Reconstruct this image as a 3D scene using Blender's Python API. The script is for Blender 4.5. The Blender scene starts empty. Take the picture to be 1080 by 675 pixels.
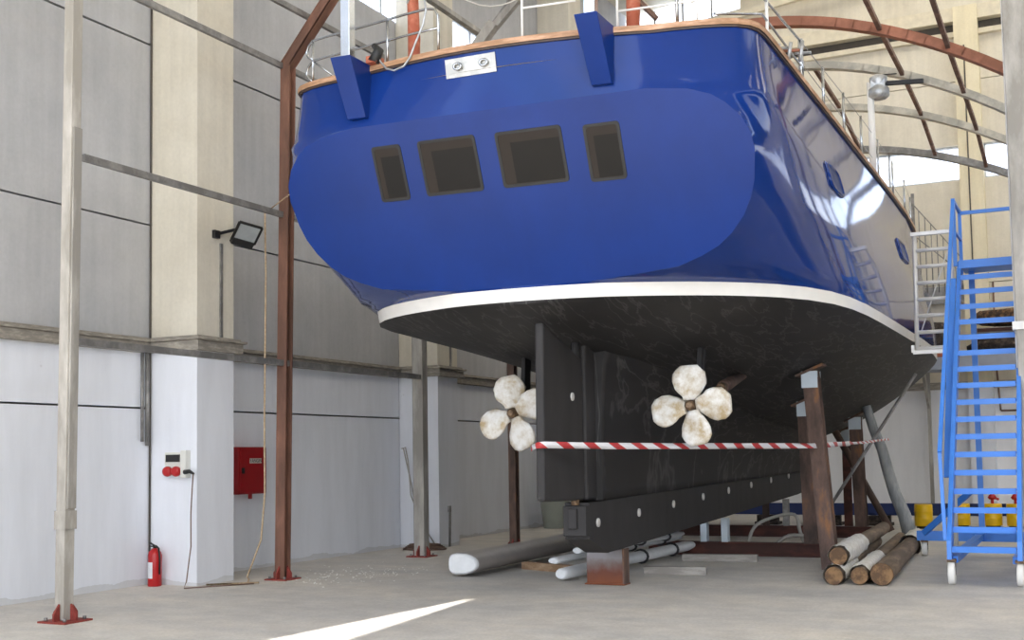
import bpy, bmesh, math, random
from mathutils import Vector, Matrix
random.seed(7)
PI = math.pi
C = bpy.context.scene.collection
SC = bpy.context.scene
BX = -5.08            # centre plane of the yacht

# ------------------------------------------------------------------ materials
def lin(h):
    h = h.lstrip('#'); v = [int(h[i:i+2], 16)/255 for i in (0, 2, 4)]
    return tuple([(c/12.92 if c <= .04045 else ((c+.055)/1.055)**2.4) for c in v] + [1.0])

class NT:
    def __init__(s, name):
        s.m = bpy.data.materials.new(name); s.m.use_nodes = True
        s.t = s.m.node_tree; s.n = s.t.nodes; s.b = s.n['Principled BSDF']
        g = s.n.new('ShaderNodeNewGeometry'); s.pos = g.outputs['Position']
    def new(s, k, **kw):
        x = s.n.new(k)
        for a, b in kw.items(): setattr(x, a, b)
        return x
    def link(s, a, b): s.t.links.new(a, b)
    def noise(s, scale, detail=5, rough=.55, vec=None, stretch=None, obj=False):
        v = vec or s.pos
        if obj:
            tc = s.new('ShaderNodeTexCoord'); v = tc.outputs['Object']
        if stretch:
            mp = s.new('ShaderNodeMapping'); mp.inputs['Scale'].default_value = stretch
            s.link(v, mp.inputs['Vector']); v = mp.outputs['Vector']
        n = s.new('ShaderNodeTexNoise'); n.inputs['Scale'].default_value = scale
        n.inputs['Detail'].default_value = detail; n.inputs['Roughness'].default_value = rough
        s.link(v, n.inputs['Vector']); return n.outputs['Fac']
    def ramp(s, fac, stops):
        r = s.new('ShaderNodeValToRGB'); e = r.color_ramp.elements
        while len(e) < len(stops): e.new(.5)
        for i, (p, c) in enumerate(stops):
            e[i].position = p; e[i].color = c if len(c) == 4 else (*c, 1)
        s.link(fac, r.inputs['Fac']); return r.outputs['Color']
    def mix(s, fac, a, b, mode='MIX'):
        m = s.new('ShaderNodeMix', data_type='RGBA', blend_type=mode)
        for v, i in ((fac, 0), (a, 6), (b, 7)):
            if hasattr(v, 'is_output'): s.link(v, m.inputs[i])
            else: m.inputs[i].default_value = v
        return m.outputs[2]
    def math(s, op, a, b=0):
        m = s.new('ShaderNodeMath', operation=op)
        for v, i in ((a, 0), (b, 1)):
            if hasattr(v, 'is_output'): s.link(v, m.inputs[i])
            else: m.inputs[i].default_value = v
        return m.outputs[0]
    def bump(s, h, strength=.2, dist=.01):
        b = s.new('ShaderNodeBump'); b.inputs['Strength'].default_value = strength
        b.inputs['Distance'].default_value = dist
        s.link(h, b.inputs['Height']); s.link(b.outputs['Normal'], s.b.inputs['Normal'])
    def col(s, c):
        if hasattr(c, 'is_output'): s.link(c, s.b.inputs['Base Color'])
        else: s.b.inputs['Base Color'].default_value = c
    def set(s, rough=.6, metal=0, coat=0, spec=.5):
        s.b.inputs['Roughness'].default_value = rough; s.b.inputs['Metallic'].default_value = metal
        s.b.inputs['Coat Weight'].default_value = coat; s.b.inputs['Specular IOR Level'].default_value = spec
        return s

def simple(name, h, rough=.6, metal=0, var=.12, scale=6, coat=0, bump=0, stretch=None, spec=.5):
    t = NT(name); c = lin(h)
    d = tuple(x*(1-var) for x in c[:3])+(1,); l = tuple(min(1, x*(1+var)) for x in c[:3])+(1,)
    f = t.noise(scale, 5, .6, stretch=stretch)
    t.col(t.ramp(f, [(.3, d), (.7, l)])); t.set(rough, metal, coat, spec)
    if bump: t.bump(f, bump, .01)
    return t.m

def patchy(name, a, b, c=None, scale=5, lo=.45, hi=.6, rough=.7, metal=0, stretch=None, bump=.2):
    t = NT(name); f = t.noise(scale, 8, .65, stretch=stretch)
    stops = [(lo, lin(a)), (hi, lin(b))] + ([(min(1, hi+.12), lin(c))] if c else [])
    t.col(t.ramp(f, stops)); t.set(rough, metal); t.bump(f, bump, .006)
    return t.m

M = {}
def concrete_wall(name, upper, upper2, paint='#e6e9f0', split=2.95, painted=True):
    t = NT(name)
    f1 = t.noise(1.1, 8, .6); f2 = t.noise(2.2, 6, .6, stretch=(3.2, 3.2, .22)); f3 = t.noise(22, 4, .6)
    base = t.ramp(f1, [(.3, lin(upper)), (.68, lin(upper2))])
    base = t.mix(.2, base, t.ramp(f2, [(.32, lin('#c2c3c5')), (.62, lin('#ffffff'))]), 'MULTIPLY')
    base = t.mix(.1, base, t.ramp(f3, [(.3, lin('#9a9a98')), (.7, lin('#ffffff'))]), 'MULTIPLY')
    if painted:
        sep = t.new('ShaderNodeSeparateXYZ'); t.link(t.pos, sep.inputs[0])
        pc = t.ramp(t.noise(1.6, 6, .6, stretch=(2, 2, .35)), [(.25, tuple(.9*x for x in lin(paint)[:3])), (.6, lin(paint))])
        smu = t.ramp(t.noise(5, 9, .7), [(.24, lin('#a8a69e')), (.33, lin('#ffffff'))])
        pc = t.mix(.5, pc, smu, 'MULTIPLY')
        low = t.math('MULTIPLY', t.math('LESS_THAN', t.math('ADD', sep.outputs[2], t.math('MULTIPLY', f1, -.3)), -.09), 1.0)
        pc = t.mix(t.math('MULTIPLY', low, .3), pc, lin('#9d988c'))
        fac = t.math('LESS_THAN', sep.outputs[2], split)
        base = t.mix(fac, base, pc)
    t.col(base); t.set(.85, spec=.25); t.bump(f3, .15, .01)
    return t.m
M['wall'] = concrete_wall('precast_concrete_painted_below', '#b4b5b7', '#c2c2c3')
M['pil'] = concrete_wall('column_concrete_painted_below', '#d3ccbc', '#e0dacb')
M['pilback'] = concrete_wall('back_column_concrete', '#e3d7b8', '#ece2c6')
M['wallback'] = concrete_wall('back_wall_concrete', '#d9d1c0', '#e6dfcf', paint='#eaeaec')
M['wallright'] = concrete_wall('right_wall_concrete', '#48443f', '#56514b', paint='#77756f')
M['beam'] = simple('pale_concrete_beam', '#d8cfba', .8, var=.1)
M['ledge'] = patchy('weathered_ledge', '#8a847b', '#a39c90', '#b6afa3', scale=7, stretch=(1, 1, 4))
M['joint'] = simple('dark_joint', '#55504a', .9)
M['roof'] = simple('roof_sheet', '#cfc8b6', .6, var=.06)

def floor_mat():
    t = NT('workshop_concrete_floor')
    a = t.noise(.55, 8, .6); b = t.noise(3.1, 8, .65); c = t.noise(30, 4, .6)
    d = t.noise(.9, 8, .62, stretch=(.35, 1.5, 1))
    col = t.ramp(a, [(.3, lin('#cbc9c6')), (.5, lin('#d6d3ce')), (.72, lin('#e2dcd2'))])
    col = t.mix(.5, col, t.ramp(b, [(.28, lin('#c4c2bf')), (.6, lin('#ffffff'))]), 'MULTIPLY')
    col = t.mix(.35, col, t.ramp(d, [(.3, lin('#c5c6ca')), (.62, lin('#fff6ea'))]), 'MULTIPLY')
    col = t.mix(.25, col, t.ramp(c, [(.3, lin('#9c9a96')), (.65, lin('#ffffff'))]), 'MULTIPLY')
    # pale chalky scratches
    w = t.noise(1.4, 10, .7, stretch=(.4, 1.0, 1))
    sp = t.ramp(w, [(.485, (0, 0, 0)), (.5, (1, 1, 1)), (.515, (0, 0, 0))])
    col = t.mix(t.math('MULTIPLY', sp, .18), col, lin('#e0dad0'))
    t.col(col); t.b.inputs['Specular IOR Level'].default_value = .35
    t.link(t.ramp(b, [(.3, (.5, .5, .5)), (.7, (.8, .8, .8))]), t.b.inputs['Roughness'])
    t.bump(c, .12, .008); return t.m
M['floor'] = floor_mat()
M['ground'] = simple('pale_yard_concrete', '#8b877f', .9, var=.06, scale=1)

def blue_paint():
    t = NT('gloss_blue_hull_paint')
    f = t.noise(.9, 5, .5)
    t.col(t.ramp(f, [(.3, lin('#122f70')), (.7, lin('#15357e'))])); t.set(.07, 0, 0, .24)
    b = t.noise(1.5, 2, .5); t.bump(b, .06, .05)
    return t.m
M['blue'] = blue_paint()
def blue_panel():  # hull blue made darker and duller, imitating the shade of the downward-facing transom
    t = NT('shaded_satin_hull_blue'); f = t.noise(1.1, 6, .6, stretch=(1, 1, .6))
    t.col(t.ramp(f, [(.3, lin('#0c2b6c')), (.7, lin('#0f327b'))])); t.set(.3, 0, 0, .25); return t.m
M['bluep'] = blue_panel()
M['band'] = simple('off_white_boot_stripe', '#efece6', .25, var=.03)
def antifoul():
    t = NT('black_antifouling')
    f = t.noise(1.3, 8, .65, stretch=(1.6, .35, 2.2)); g = t.noise(14, 4, .6)
    c = t.ramp(f, [(.3, lin('#232222')), (.6, lin('#2b2929')), (.8, lin('#383636'))])
    st = t.noise(1.2, 4, .5, stretch=(5.5, 1.1, .45))
    l = t.ramp(st, [(.5, (0, 0, 0)), (.525, (1, 1, 1)), (.55, (0, 0, 0))])
    c = t.mix(t.math('MULTIPLY', l, .2), c, lin('#8a8886'))
    t.col(c); t.set(.62, spec=.35); t.bump(g, .1, .006); return t.m
M['black'] = antifoul()
M['keel'] = simple('dark_keel_coating', '#343232', .65, var=.18, scale=4, stretch=(1, 1, .3), spec=.35)
M['teak'] = patchy('weathered_teak', '#9c7656', '#c39a7c', '#d6b096', scale=3, stretch=(1, 1, 6), rough=.6, bump=.05)
M['darkwood'] = simple('dark_rubbing_strake', '#4a3a30', .5)
M['glass'] = simple('smoked_window_glass', '#161412', .35, var=.1, spec=.2)
M['shade'] = simple('brown_window_blind', '#332d28', .7, var=.05, spec=.2)
M['frame'] = simple('black_window_gasket', '#1c1c1d', .5)
M['deep'] = simple('deep_blue_recess', '#0f2a63', .5, spec=.2)
M['steel'] = simple('polished_stainless_steel', '#b9bcbf', .22, 1, var=.05)
M['galv'] = patchy('galvanised_steel', '#a5a7a8', '#c4c6c7', scale=9, rough=.42, metal=.7, bump=.05)
M['alu'] = simple('scaffold_aluminium', '#dedcd8', .4, .25, var=.06)
M['plate'] = patchy('brushed_plate', '#b4b2ac', '#d2cfc8', scale=8, rough=.35, metal=.7, bump=.1)
M['white'] = simple('white_enamel', '#e8e6e2', .4, var=.03)
M['rustpole'] = patchy('red_brown_primer_steel', '#624538', '#7a5545', '#946b58', scale=3, stretch=(1, 1, .3), bump=.1)
M['arch'] = patchy('orange_primer_arch', '#8f5d47', '#aa7059', scale=2, bump=.05)
M['rust'] = patchy('rusty_steel', '#43352f', '#6a5348', '#99683f', scale=4, stretch=(1, 1, .35), lo=.38, hi=.58, rough=.75)
M['rustbeam'] = patchy('maroon_rusty_beam', '#42261f', '#593128', '#6d4133', scale=5, stretch=(.4, 1, 1), rough=.75)
def block_mat():
    t = NT('rusty_bare_steel_block')
    tc = t.new('ShaderNodeTexCoord'); sp = t.new('ShaderNodeSeparateXYZ'); t.link(tc.outputs['Object'], sp.inputs[0])
    f = t.noise(5, 7, .6)
    h = t.math('ADD', t.math('MULTIPLY', sp.outputs[2], 1.9), t.math('MULTIPLY', t.math('SUBTRACT', f, .5), .5))
    t.col(t.ramp(h, [(.05, lin('#7b4528')), (.25, lin('#6b3d2c')), (.42, lin('#75625c')), (.62, lin('#8f8b8c'))]))
    t.set(.55, .3); return t.m
M['block'] = block_mat()
M['archgrey'] = patchy('pale_grey_arch_steel', '#a8a499', '#c9c4b6', scale=3, rough=.5, bump=.05)
M['greypole'] = patchy('old_grey_painted_steel', '#8f8b84', '#aaa69f', '#c2bcb2', scale=4, stretch=(1, 1, .25), rough=.6, bump=.05)
M['palepole'] = patchy('pale_flaking_steel', '#9d988f', '#b5b0a8', '#c9c4bd', scale=4, stretch=(1, 1, .3), rough=.7, bump=.1)
M['primer'] = patchy('red_oxide_primer', '#7a2f28', '#8e3a30', '#59453f', scale=14)
M['bar'] = patchy('dark_galvanised_bar', '#7c7a78', '#94928f', '#a5a19b', scale=5, rough=.5, metal=.4)
M['purlin'] = patchy('rust_brown_purlin', '#6a4f44', '#87685a', scale=4)
M['paint_blue'] = simple('bright_blue_enamel', '#3f83dd', .38, var=.07, scale=3)
M['navy'] = simple('navy_steel_beam', '#162c63', .5, var=.1)
M['caster'] = simple('white_nylon_wheel', '#e6e3dc', .5, var=.05)
M['yellow'] = simple('yellow_drum_paint', '#e3b80e', .35, var=.08)
M['red'] = simple('red_enamel', '#b01b1f', .35, var=.06)
M['redbox'] = simple('dark_red_cabinet', '#93141a', .4, var=.08)
M['black_pl'] = simple('black_plastic', '#191919', .5)
M['label'] = simple('paper_label', '#d9dbe0', .6, var=.03)
M['paper'] = simple('grey_beige_plate', '#c9bdb4', .6, var=.03)
M['socket'] = simple('socket_grey_plastic', '#d9d9d2', .5, var=.03)
M['pole_wood'] = patchy('weathered_round_spar', '#6a5a4b', '#85725f', '#9a8670', scale=3, stretch=(3, .35, 3), rough=.8)
M['wood_end'] = patchy('cut_wood_end', '#5d4530', '#8a6a48', scale=9, rough=.8)
M['wrap'] = patchy('white_protective_wrap', '#dcd8d0', '#f4f2ee', scale=16, rough=.45, bump=1.0)
M['propwrap'] = patchy('stained_white_plastic_wrap', '#b39d78', '#d3ccbf', '#e6e3dd', scale=5.5, lo=.36, hi=.5, rough=.4, bump=1.0)
M['bronze'] = patchy('dull_bronze', '#5d4a38', '#8a7157', scale=18, rough=.5, metal=.5)
M['timber'] = patchy('grey_weathered_timber', '#878b8d', '#a3a6a7', '#b5b3ae', scale=3, stretch=(3, 3, .5), rough=.85)
M['plank'] = patchy('brown_plank', '#8b6f54', '#a58a6e', '#b7a189', scale=3, stretch=(.5, 4, 4), rough=.85)
M['greyplank'] = patchy('grey_plank', '#8c8781', '#a6a19a', scale=3, stretch=(.5, 4, 4), rough=.85)
M['plastic_grey'] = simple('grey_plastic_film', '#a29c97', .35, var=.07, scale=4, bump=.3)
M['white_film'] = simple('white_plastic_film', '#dfe1e2', .4, var=.05, scale=9, bump=.4)
M['bucket'] = simple('grey_green_plastic', '#c0c8c0', .5, var=.05)
M['rope'] = patchy('pale_rope', '#b49a7c', '#cbb697', scale=30)
M['hose'] = simple('pale_grey_hose', '#a7a39c', .5)
M['cable'] = simple('brown_cable', '#6e5548', .6)
M['net'] = patchy('brown_netting', '#3b2c22', '#7b5d41', '#b08a60', scale=11, rough=.9, bump=1)
M['darknet'] = patchy('dark_bundled_goods', '#26211e', '#4d413a', '#8b7a70', scale=9, rough=.9, bump=1)
M['greybox'] = simple('grey_blue_sheet', '#9a9faa', .6, var=.06)
M['lampglass'] = simple('floodlight_glass', '#9ea3a3', .2, var=.1)
M['cloth'] = simple('dark_strap', '#2a2b2e', .7)
M['rubble'] = simple('white_chips', '#e2e2de', .8)
M['anode'] = simple('pale_zinc_stud', '#c9c6c2', .6, var=.1)
M['orange'] = patchy('orange_spar_sock', '#a8583f', '#c27a60', scale=5, rough=.7)
M['shoe'] = simple('bright_steel_foot', '#b9c2c8', .4, .4, var=.06)
M['beige_paint'] = simple('dull_beige_gear', '#a99a88', .7, var=.15)
def tape_mat():
    t = NT('red_white_barrier_tape')
    tc = t.new('ShaderNodeTexCoord'); sp = t.new('ShaderNodeSeparateXYZ'); t.link(tc.outputs['UV'], sp.inputs[0])
    v = t.math('FRACT', t.math('ADD', sp.outputs[0], t.math('MULTIPLY', sp.outputs[1], .35)))
    t.col(t.mix(t.math('LESS_THAN', v, .42), lin('#e3e2e4'), lin('#b83a3c'))); t.set(.4); return t.m
M['tape'] = tape_mat()
def pane_mat():
    t = NT('translucent_polycarbonate'); o = t.n['Material Output']
    tr = t.new('ShaderNodeBsdfTransparent'); tl = t.new('ShaderNodeBsdfTranslucent'); mx = t.new('ShaderNodeMixShader')
    tr.inputs[0].default_value = (.97, .98, 1, 1); tl.inputs[0].default_value = (.95, .96, 1, 1)
    mx.inputs[0].default_value = .35; t.link(tr.outputs[0], mx.inputs[1]); t.link(tl.outputs[0], mx.inputs[2])
    t.link(mx.outputs[0], o.inputs[0]); return t.m
M['pane'] = pane_mat()
def sheet_mat():
    t = NT('added_milky_roof_light'); o = t.n['Material Output']; tl = t.new('ShaderNodeBsdfTranslucent'); tl.inputs[0].default_value = (.62, .6, .56, 1)
    t.link(tl.outputs[0], o.inputs[0]); return t.m
M['sheet'] = sheet_mat()

# ------------------------------------------------------------------ mesh helper
class MB:
    def __init__(s): s.bm = bmesh.new(); s.mats = []; s.smooth = []
    def mi(s, m):
        if m not in s.mats: s.mats.append(m)
        return s.mats.index(m)
    def face(s, vs, mi=0, sm=False):
        try: f = s.bm.faces.new(vs)
        except ValueError: return None
        f.material_index = mi; f.smooth = sm; return f
    def hexa(s, p, mi=0):
        v = [s.bm.verts.new(q) for q in p]
        for a in ((0, 3, 2, 1), (4, 5, 6, 7), (0, 1, 5, 4), (1, 2, 6, 5), (2, 3, 7, 6), (3, 0, 4, 7)):
            s.face([v[i] for i in a], mi)
        return v
    def box(s, x0, x1, y0, y1, z0, z1, m='x'):
        s.hexa([(x0, y0, z0), (x1, y0, z0), (x1, y1, z0), (x0, y1, z0), (x0, y0, z1), (x1, y0, z1), (x1, y1, z1), (x0, y1, z1)], s.mi(m)); return s
    def bar(s, a, b, w, h, up=(0, 0, 1), m='x'):
        a, b = Vector(a), Vector(b); d = (b-a).normalized(); up = Vector(up)
        if abs(d.dot(up)) > .98: up = Vector((0, 1, 0))
        r = d.cross(up).normalized(); u = r.cross(d).normalized()
        P = []
        for c in (a, b):
            for sx, sy in ((-1, -1), (1, -1), (1, 1), (-1, 1)): P.append(c+r*sx*w/2+u*sy*h/2)
        s.hexa(P, s.mi(m)); return s
    def ibeam(s, a, b, w, h, t=.015, up=(0, 0, 1), m='x'):
        a, b = Vector(a), Vector(b); d = (b-a).normalized(); up = Vector(up)
        if abs(d.dot(up)) > .98: up = Vector((0, 1, 0))
        r = d.cross(up).normalized(); u = r.cross(d).normalized()
        for off, ww, hh in ((u*(h/2-t/2), w, t), (-u*(h/2-t/2), w, t), (u*0, t, h-2*t)):
            s.bar(a+off, b+off, ww, hh, up, m)
        return s
    def tube(s, pts, r, n=8, m='x', cap=True, closed=False, rough=0):
        pts = [Vector(p) for p in pts]; mi = s.mi(m); rings = []
        N = len(pts); prev = None
        for i, p in enumerate(pts):
            if closed: d = pts[(i+1) % N]-pts[i-1]
            else: d = pts[min(i+1, N-1)]-pts[max(i-1, 0)]
            d = d.normalized()
            if prev is None:
                u = Vector((0, 0, 1)) if abs(d.z) < .9 else Vector((1, 0, 0))
                x = d.cross(u).normalized()
            else: x = (prev-d*prev.dot(d)).normalized()
            prev = x; y = d.cross(x); rr = r[i] if isinstance(r, (list, tuple)) else r
            rings.append([s.bm.verts.new(p+(x*math.cos(2*PI*k/n)+y*math.sin(2*PI*k/n))*rr*(1+rough*random.uniform(-1, 1))) for k in range(n)])
        R = range(N if closed else N-1)
        for i in R:
            A, B = rings[i], rings[(i+1) % N]
            for k in range(n): s.face([A[k], A[(k+1) % n], B[(k+1) % n], B[k]], mi, True)
        if cap and not closed: s.face(rings[0][::-1], mi); s.face(rings[-1], mi)
        return s
    def lathe(s, c, prof, n=20, axis=(0, 0, 1), m='x', smooth=True):
        c = Vector(c); d = Vector(axis).normalized()
        x = d.cross(Vector((0, 1, 0)) if abs(d.y) < .9 else Vector((1, 0, 0))).normalized(); y = d.cross(x); mi = s.mi(m)
        rings = [[s.bm.verts.new(c+d*h+(x*math.cos(2*PI*k/n)+y*math.sin(2*PI*k/n))*max(r, 1e-4)) for k in range(n)] for r, h in prof]
        for A, B in zip(rings, rings[1:]):
            for k in range(n): s.face([A[k], A[(k+1) % n], B[(k+1) % n], B[k]], mi, smooth)
        s.face(rings[0][::-1], mi); s.face(rings[-1], mi); return s
    def prism(s, poly, off, m='x'):
        mi = s.mi(m); off = Vector(off)
        A = [s.bm.verts.new(Vector(p)) for p in poly]; B = [s.bm.verts.new(Vector(p)+off) for p in poly]
        s.face(A[::-1], mi); s.face(B, mi); n = len(poly)
        for i in range(n): s.face([A[i], A[(i+1) % n], B[(i+1) % n], B[i]], mi)
        return s
    def grid(s, rows, m='x', sm=True, flip=False):
        mi = s.mi(m) if isinstance(m, str) else None
        V = [[s.bm.verts.new(p) for p in r] for r in rows]
        for i in range(len(V)-1):
            k = mi if mi is not None else s.mi(m(i))
            for j in range(len(V[0])-1):
                q = [V[i][j], V[i][j+1], V[i+1][j+1], V[i+1][j]]
                s.face(q[::-1] if flip else q, k, sm)
        return V
    def build(s, name, m=None, parent=None, weld=0, bevel=0, normals=True, origin=None):
        if weld: bmesh.ops.remove_doubles(s.bm, verts=s.bm.verts, dist=weld)
        if normals: bmesh.ops.recalc_face_normals(s.bm, faces=s.bm.faces)
        me = bpy.data.meshes.new(name)
        if origin is not None: bmesh.ops.translate(s.bm, vec=-Vector(origin), verts=s.bm.verts)
        s.bm.to_mesh(me); s.bm.free()
        for k in (s.mats or ['x']):
            me.materials.append(M[m if k == 'x' else k])
        o = bpy.data.objects.new(name, me); C.objects.link(o)
        if origin is not None: o.location = origin
        if parent is not None:
            o.parent = parent
            if parent.type == 'EMPTY':
                o.location = Vector(o.location)-wpos(parent)
            else: o.location = Vector(o.location)-wpos(parent)
        if bevel:
            b = o.modifiers.new('bevel', 'BEVEL'); b.width = bevel; b.segments = 2; b.limit_method = 'ANGLE'; b.angle_limit = math.radians(50)
        return o

def wpos(o):
    p = Vector((0, 0, 0))
    while o is not None: p = p+Vector(o.location); o = o.parent
    return p
def thing(name, label, cat, loc=(0, 0, 0), group=None):
    o = bpy.data.objects.new(name, None); C.objects.link(o); o.location = loc; o.empty_display_size = .2
    o['label'] = label; o['category'] = cat
    if group: o['group'] = group
    return o
def tag(o, label, cat, group=None, kind=None):
    o['label'] = label; o['category'] = cat
    if group: o['group'] = group
    if kind: o['kind'] = kind
    return o
def struct(o): o['kind'] = 'structure'; return o
def copy_tree(o, parent=None):
    c = o.copy(); C.objects.link(c)
    if parent is not None: c.parent = parent
    for ch in list(o.children): copy_tree(ch, c)
    return c
def lerp(a, b, t): return a+(b-a)*t
def interp(T, x):
    if x <= T[0][0]: return T[0][1]
    for (a, b), (c, d) in zip(T, T[1:]):
        if x <= c: return b+(d-b)*(x-a)/(c-a)
    return T[-1][1]

# ------------------------------------------------------------------ camera
def camera():
    f, px, py, H = 1237., 541., 399., 1.55
    c = lambda x, y: Vector(((x-px)/f, -(y-py)/f, 1))
    Y = c(1148, 470.5).normalized(); X = -c(-2000, 522); X = (X-Y*X.dot(Y)).normalized(); Z = X.cross(Y)
    if Z.y < 0: Z = -Z
    right = Vector((X.x, Y.x, Z.x)); up = Vector((X.y, Y.y, Z.y)); fwd = Vector((X.z, Y.z, Z.z))
    cd = bpy.data.cameras.new('camera'); o = bpy.data.objects.new('camera', cd); C.objects.link(o)
    mw = Matrix((( right.x, up.x, -fwd.x, 0), (right.y, up.y, -fwd.y, 0), (right.z, up.z, -fwd.z, H), (0, 0, 0, 1)))
    o.matrix_world = mw
    cd.sensor_width = 36; cd.lens = f/1080*36; cd.shift_x = (540-px)/1080; cd.shift_y = (py-337.5)/1080
    cd.clip_end = 500; SC.camera = o
camera()

# ------------------------------------------------------------------ the hall
WX, BY, FY, RX = -10.75, 29.3, -3.0, 11.5
b = MB(); b.box(WX-.4, RX+.4, FY-.5, BY+.4, -.3, 0); struct(b.build('floor', 'floor'))
b = MB(); b.box(-60, 60, -80, FY-.5, -.32, -.02); o = struct(b.build('floor', 'ground')); o.name = 'floor_yard'

ROOF = lambda x: 13.35+.12*(min(x, .4)-WX) - (.12*(x-.4) if x > .4 else 0)
# left wall: precast panels with real gaps over a dark backing, clerestory openings
b = MB(); b.box(WX-.35, WX-.2, FY, BY, 0, 9.28, 'joint')
bays = [(FY, 5.3), (5.34, 11.4), (11.44, 17.46), (17.5, 23.5), (23.54, BY)]
for y0, y1 in bays:
    for z0, z1 in ((0, 2.215), (2.24, 4.58), (4.605, 6.95), (6.98, 9.28)):
        b.box(WX-.25, WX, y0, y1, z0, z1)
    b.box(WX-.25, WX, y0, y1, 10.14, 13.4)
struct(b.build('wall_left', 'wall'))
for i, (y0, y1) in enumerate(bays):
    fr = MB()
    for yy in (y0+.3, (y0+y1)/2, y1-.3): fr.box(WX-.16, WX-.1, yy-.025, yy+.025, 9.28, 10.14)
    fr.box(WX-.16, WX-.1, y0, y1, 9.28, 9.33); fr.box(WX-.16, WX-.1, y0, y1, 10.09, 10.14)
    f = struct(fr.build('window_%d' % (i+1), 'galv'))
    p = MB(); p.box(WX-.135, WX-.125, y0, y1, 9.33, 10.09); p.build('pane', 'pane', f)
# ledge of the left wall: a broad weathered string course with a lip, stepping out round each column
PIL = [(5.35, 6.02), (11.42, 12.12), (17.48, 18.18), (23.54, 24.24)]
PX = -9.98
b = MB()
def ledge_run(xw, y0, y1):
    b.box(xw-.02, xw+.09, y0, y1, 2.93, 3.06); b.box(xw-.02, xw+.13, y0, y1, 3.06, 3.09); b.box(xw-.02, xw+.07, y0, y1, 3.09, 3.12)
ys = [FY]+[v for p in PIL for v in p]+[BY]
for i in range(0, len(ys), 2): ledge_run(WX, ys[i], ys[i+1])
for y0, y1 in PIL:
    for e, z0, z1 in ((.09, 2.93, 3.06), (.13, 3.06, 3.09), (.07, 3.09, 3.12)):
        b.box(WX, PX+e, y0-e, y1+e, z0, z1)
struct(b.build('trim_1', 'ledge', bevel=.008))
for i, (y0, y1) in enumerate(PIL):
    b = MB(); b.box(WX, PX, y0, y1, 0, 13.3)
    if i > 0: b.box(PX-.001, PX+.02, y0+.42, y0+.47, 3.12, 4.35 if i == 1 else 6, 'bar')
    o = struct(b.build('pillar_%d' % (i+1), 'pil')); o['kind'] = 'structure'
# conduit strips beside the columns
b = MB(); b.tube([(WX+.04, 11.33, 1.75), (WX+.04, 11.33, 2.93)], .028); b.tube([(WX+.04, 11.24, 1.8), (WX+.04, 11.24, 2.93)], .02)
b.tube([(WX+.02, 11.4, .0), (WX+.02, 11.4, 9.2)], .012, m='joint')
tag(b.build('cable_conduit', 'bar'), 'pair of grey cable conduits running down beside the near concrete column', 'conduit')

# back wall
b = MB(); bx = [(WX, -9.6), (-9.57, -2.45), (-2.41, 4.6), (4.64, RX)]
for x0, x1 in bx:
    for z0, z1 in ((0, 2.94), (2.96, 5.4), (5.42, 7.88), (8.72, 10.24), (10.26, 11.6)): b.box(x0, x1, BY, BY+.25, z0, z1)
b.box(WX, RX, BY+.28, BY+.4, 0, 7.88, 'joint'); b.box(WX, RX, BY+.28, BY+.4, 8.72, 11.6, 'joint')
mi = b.mi('x')
for x0, x1 in ((WX, -7.6), (-7.6, RX)):
    t0 = -.75 if x0 == WX else 0
    xs = [x0+(x1-x0)*k/8 for k in range(9)]
    if x0 != WX: xs = sorted(xs+[.4])
    for a, c in zip(xs, xs[1:]):
        b.hexa([(a, BY, 11.7), (c, BY, 11.7), (c, BY+.25, 11.7), (a, BY+.25, 11.7), (a, BY, ROOF(a)+t0), (c, BY, ROOF(c)+t0), (c, BY+.25, ROOF(c)+t0), (a, BY+.25, ROOF(a)+t0)], mi)
struct(b.build('wall_back', 'wallback'))
n = 6
for x0, x1 in ((WX, -9.2), (-9.0, -2.42), (-1.9, 4.6), (5.2, RX)):
    fr = MB(); k = max(1, int((x1-x0)/1.6))
    for q in range(k+1): xx = lerp(x0, x1, q/k); fr.box(xx-.025, xx+.025, BY+.1, BY+.16, 7.88, 8.72)
    fr.box(x0, x1, BY+.1, BY+.16, 7.88, 7.93); fr.box(x0, x1, BY+.1, BY+.16, 8.67, 8.72)
    f = struct(fr.build('window_%d' % n, 'galv')); n += 1
    p = MB(); p.box(x0, x1, BY+.125, BY+.135, 7.93, 8.67); p.build('pane', 'pane', f)
fr = MB(); z = lambda x: ROOF(x)-.75
fr.bar((WX, BY+.12, z(WX)+.03), (-7.6, BY+.12, z(-7.6)+.03), .06, .06)
for q in range(5): xx = lerp(WX, -7.6, q/4); fr.bar((xx, BY+.12, z(xx)), (xx, BY+.12, z(xx)+.7), .05, .05)
f = struct(fr.build('window_%d' % n, 'galv'))
p = MB(); p.prism([(WX, BY+.12, z(WX)), (-7.6, BY+.12, z(-7.6)), (-7.6, BY+.12, z(-7.6)+.74), (WX, BY+.12, z(WX)+.74)], (0, .01, 0)); p.build('pane', 'pane', f)
for i, x in enumerate((-9.3, -2.44, 4.6)):
    b = MB(); b.box(x, x+.53, BY-.35, BY, 0, 11.95); b.box(x+.2, x+.23, BY-.37, BY-.35, 3, 11, 'joint')
    struct(b.build('pillar_%d' % (i+5), 'pilback'))
b = MB(); b.box(WX, RX, BY-.3, BY, 11.62, 11.95); b.box(WX, RX, BY-.14, BY, 11.3, 11.42); b.box(WX, RX, BY-.05, BY, 11.42, 11.62, 'joint')
struct(b.build('trim_2', 'beam'))
b = MB(); b.box(WX, RX, BY-.1, BY, 2.93, 3.1); struct(b.build('trim_3', 'ledge'))
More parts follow.
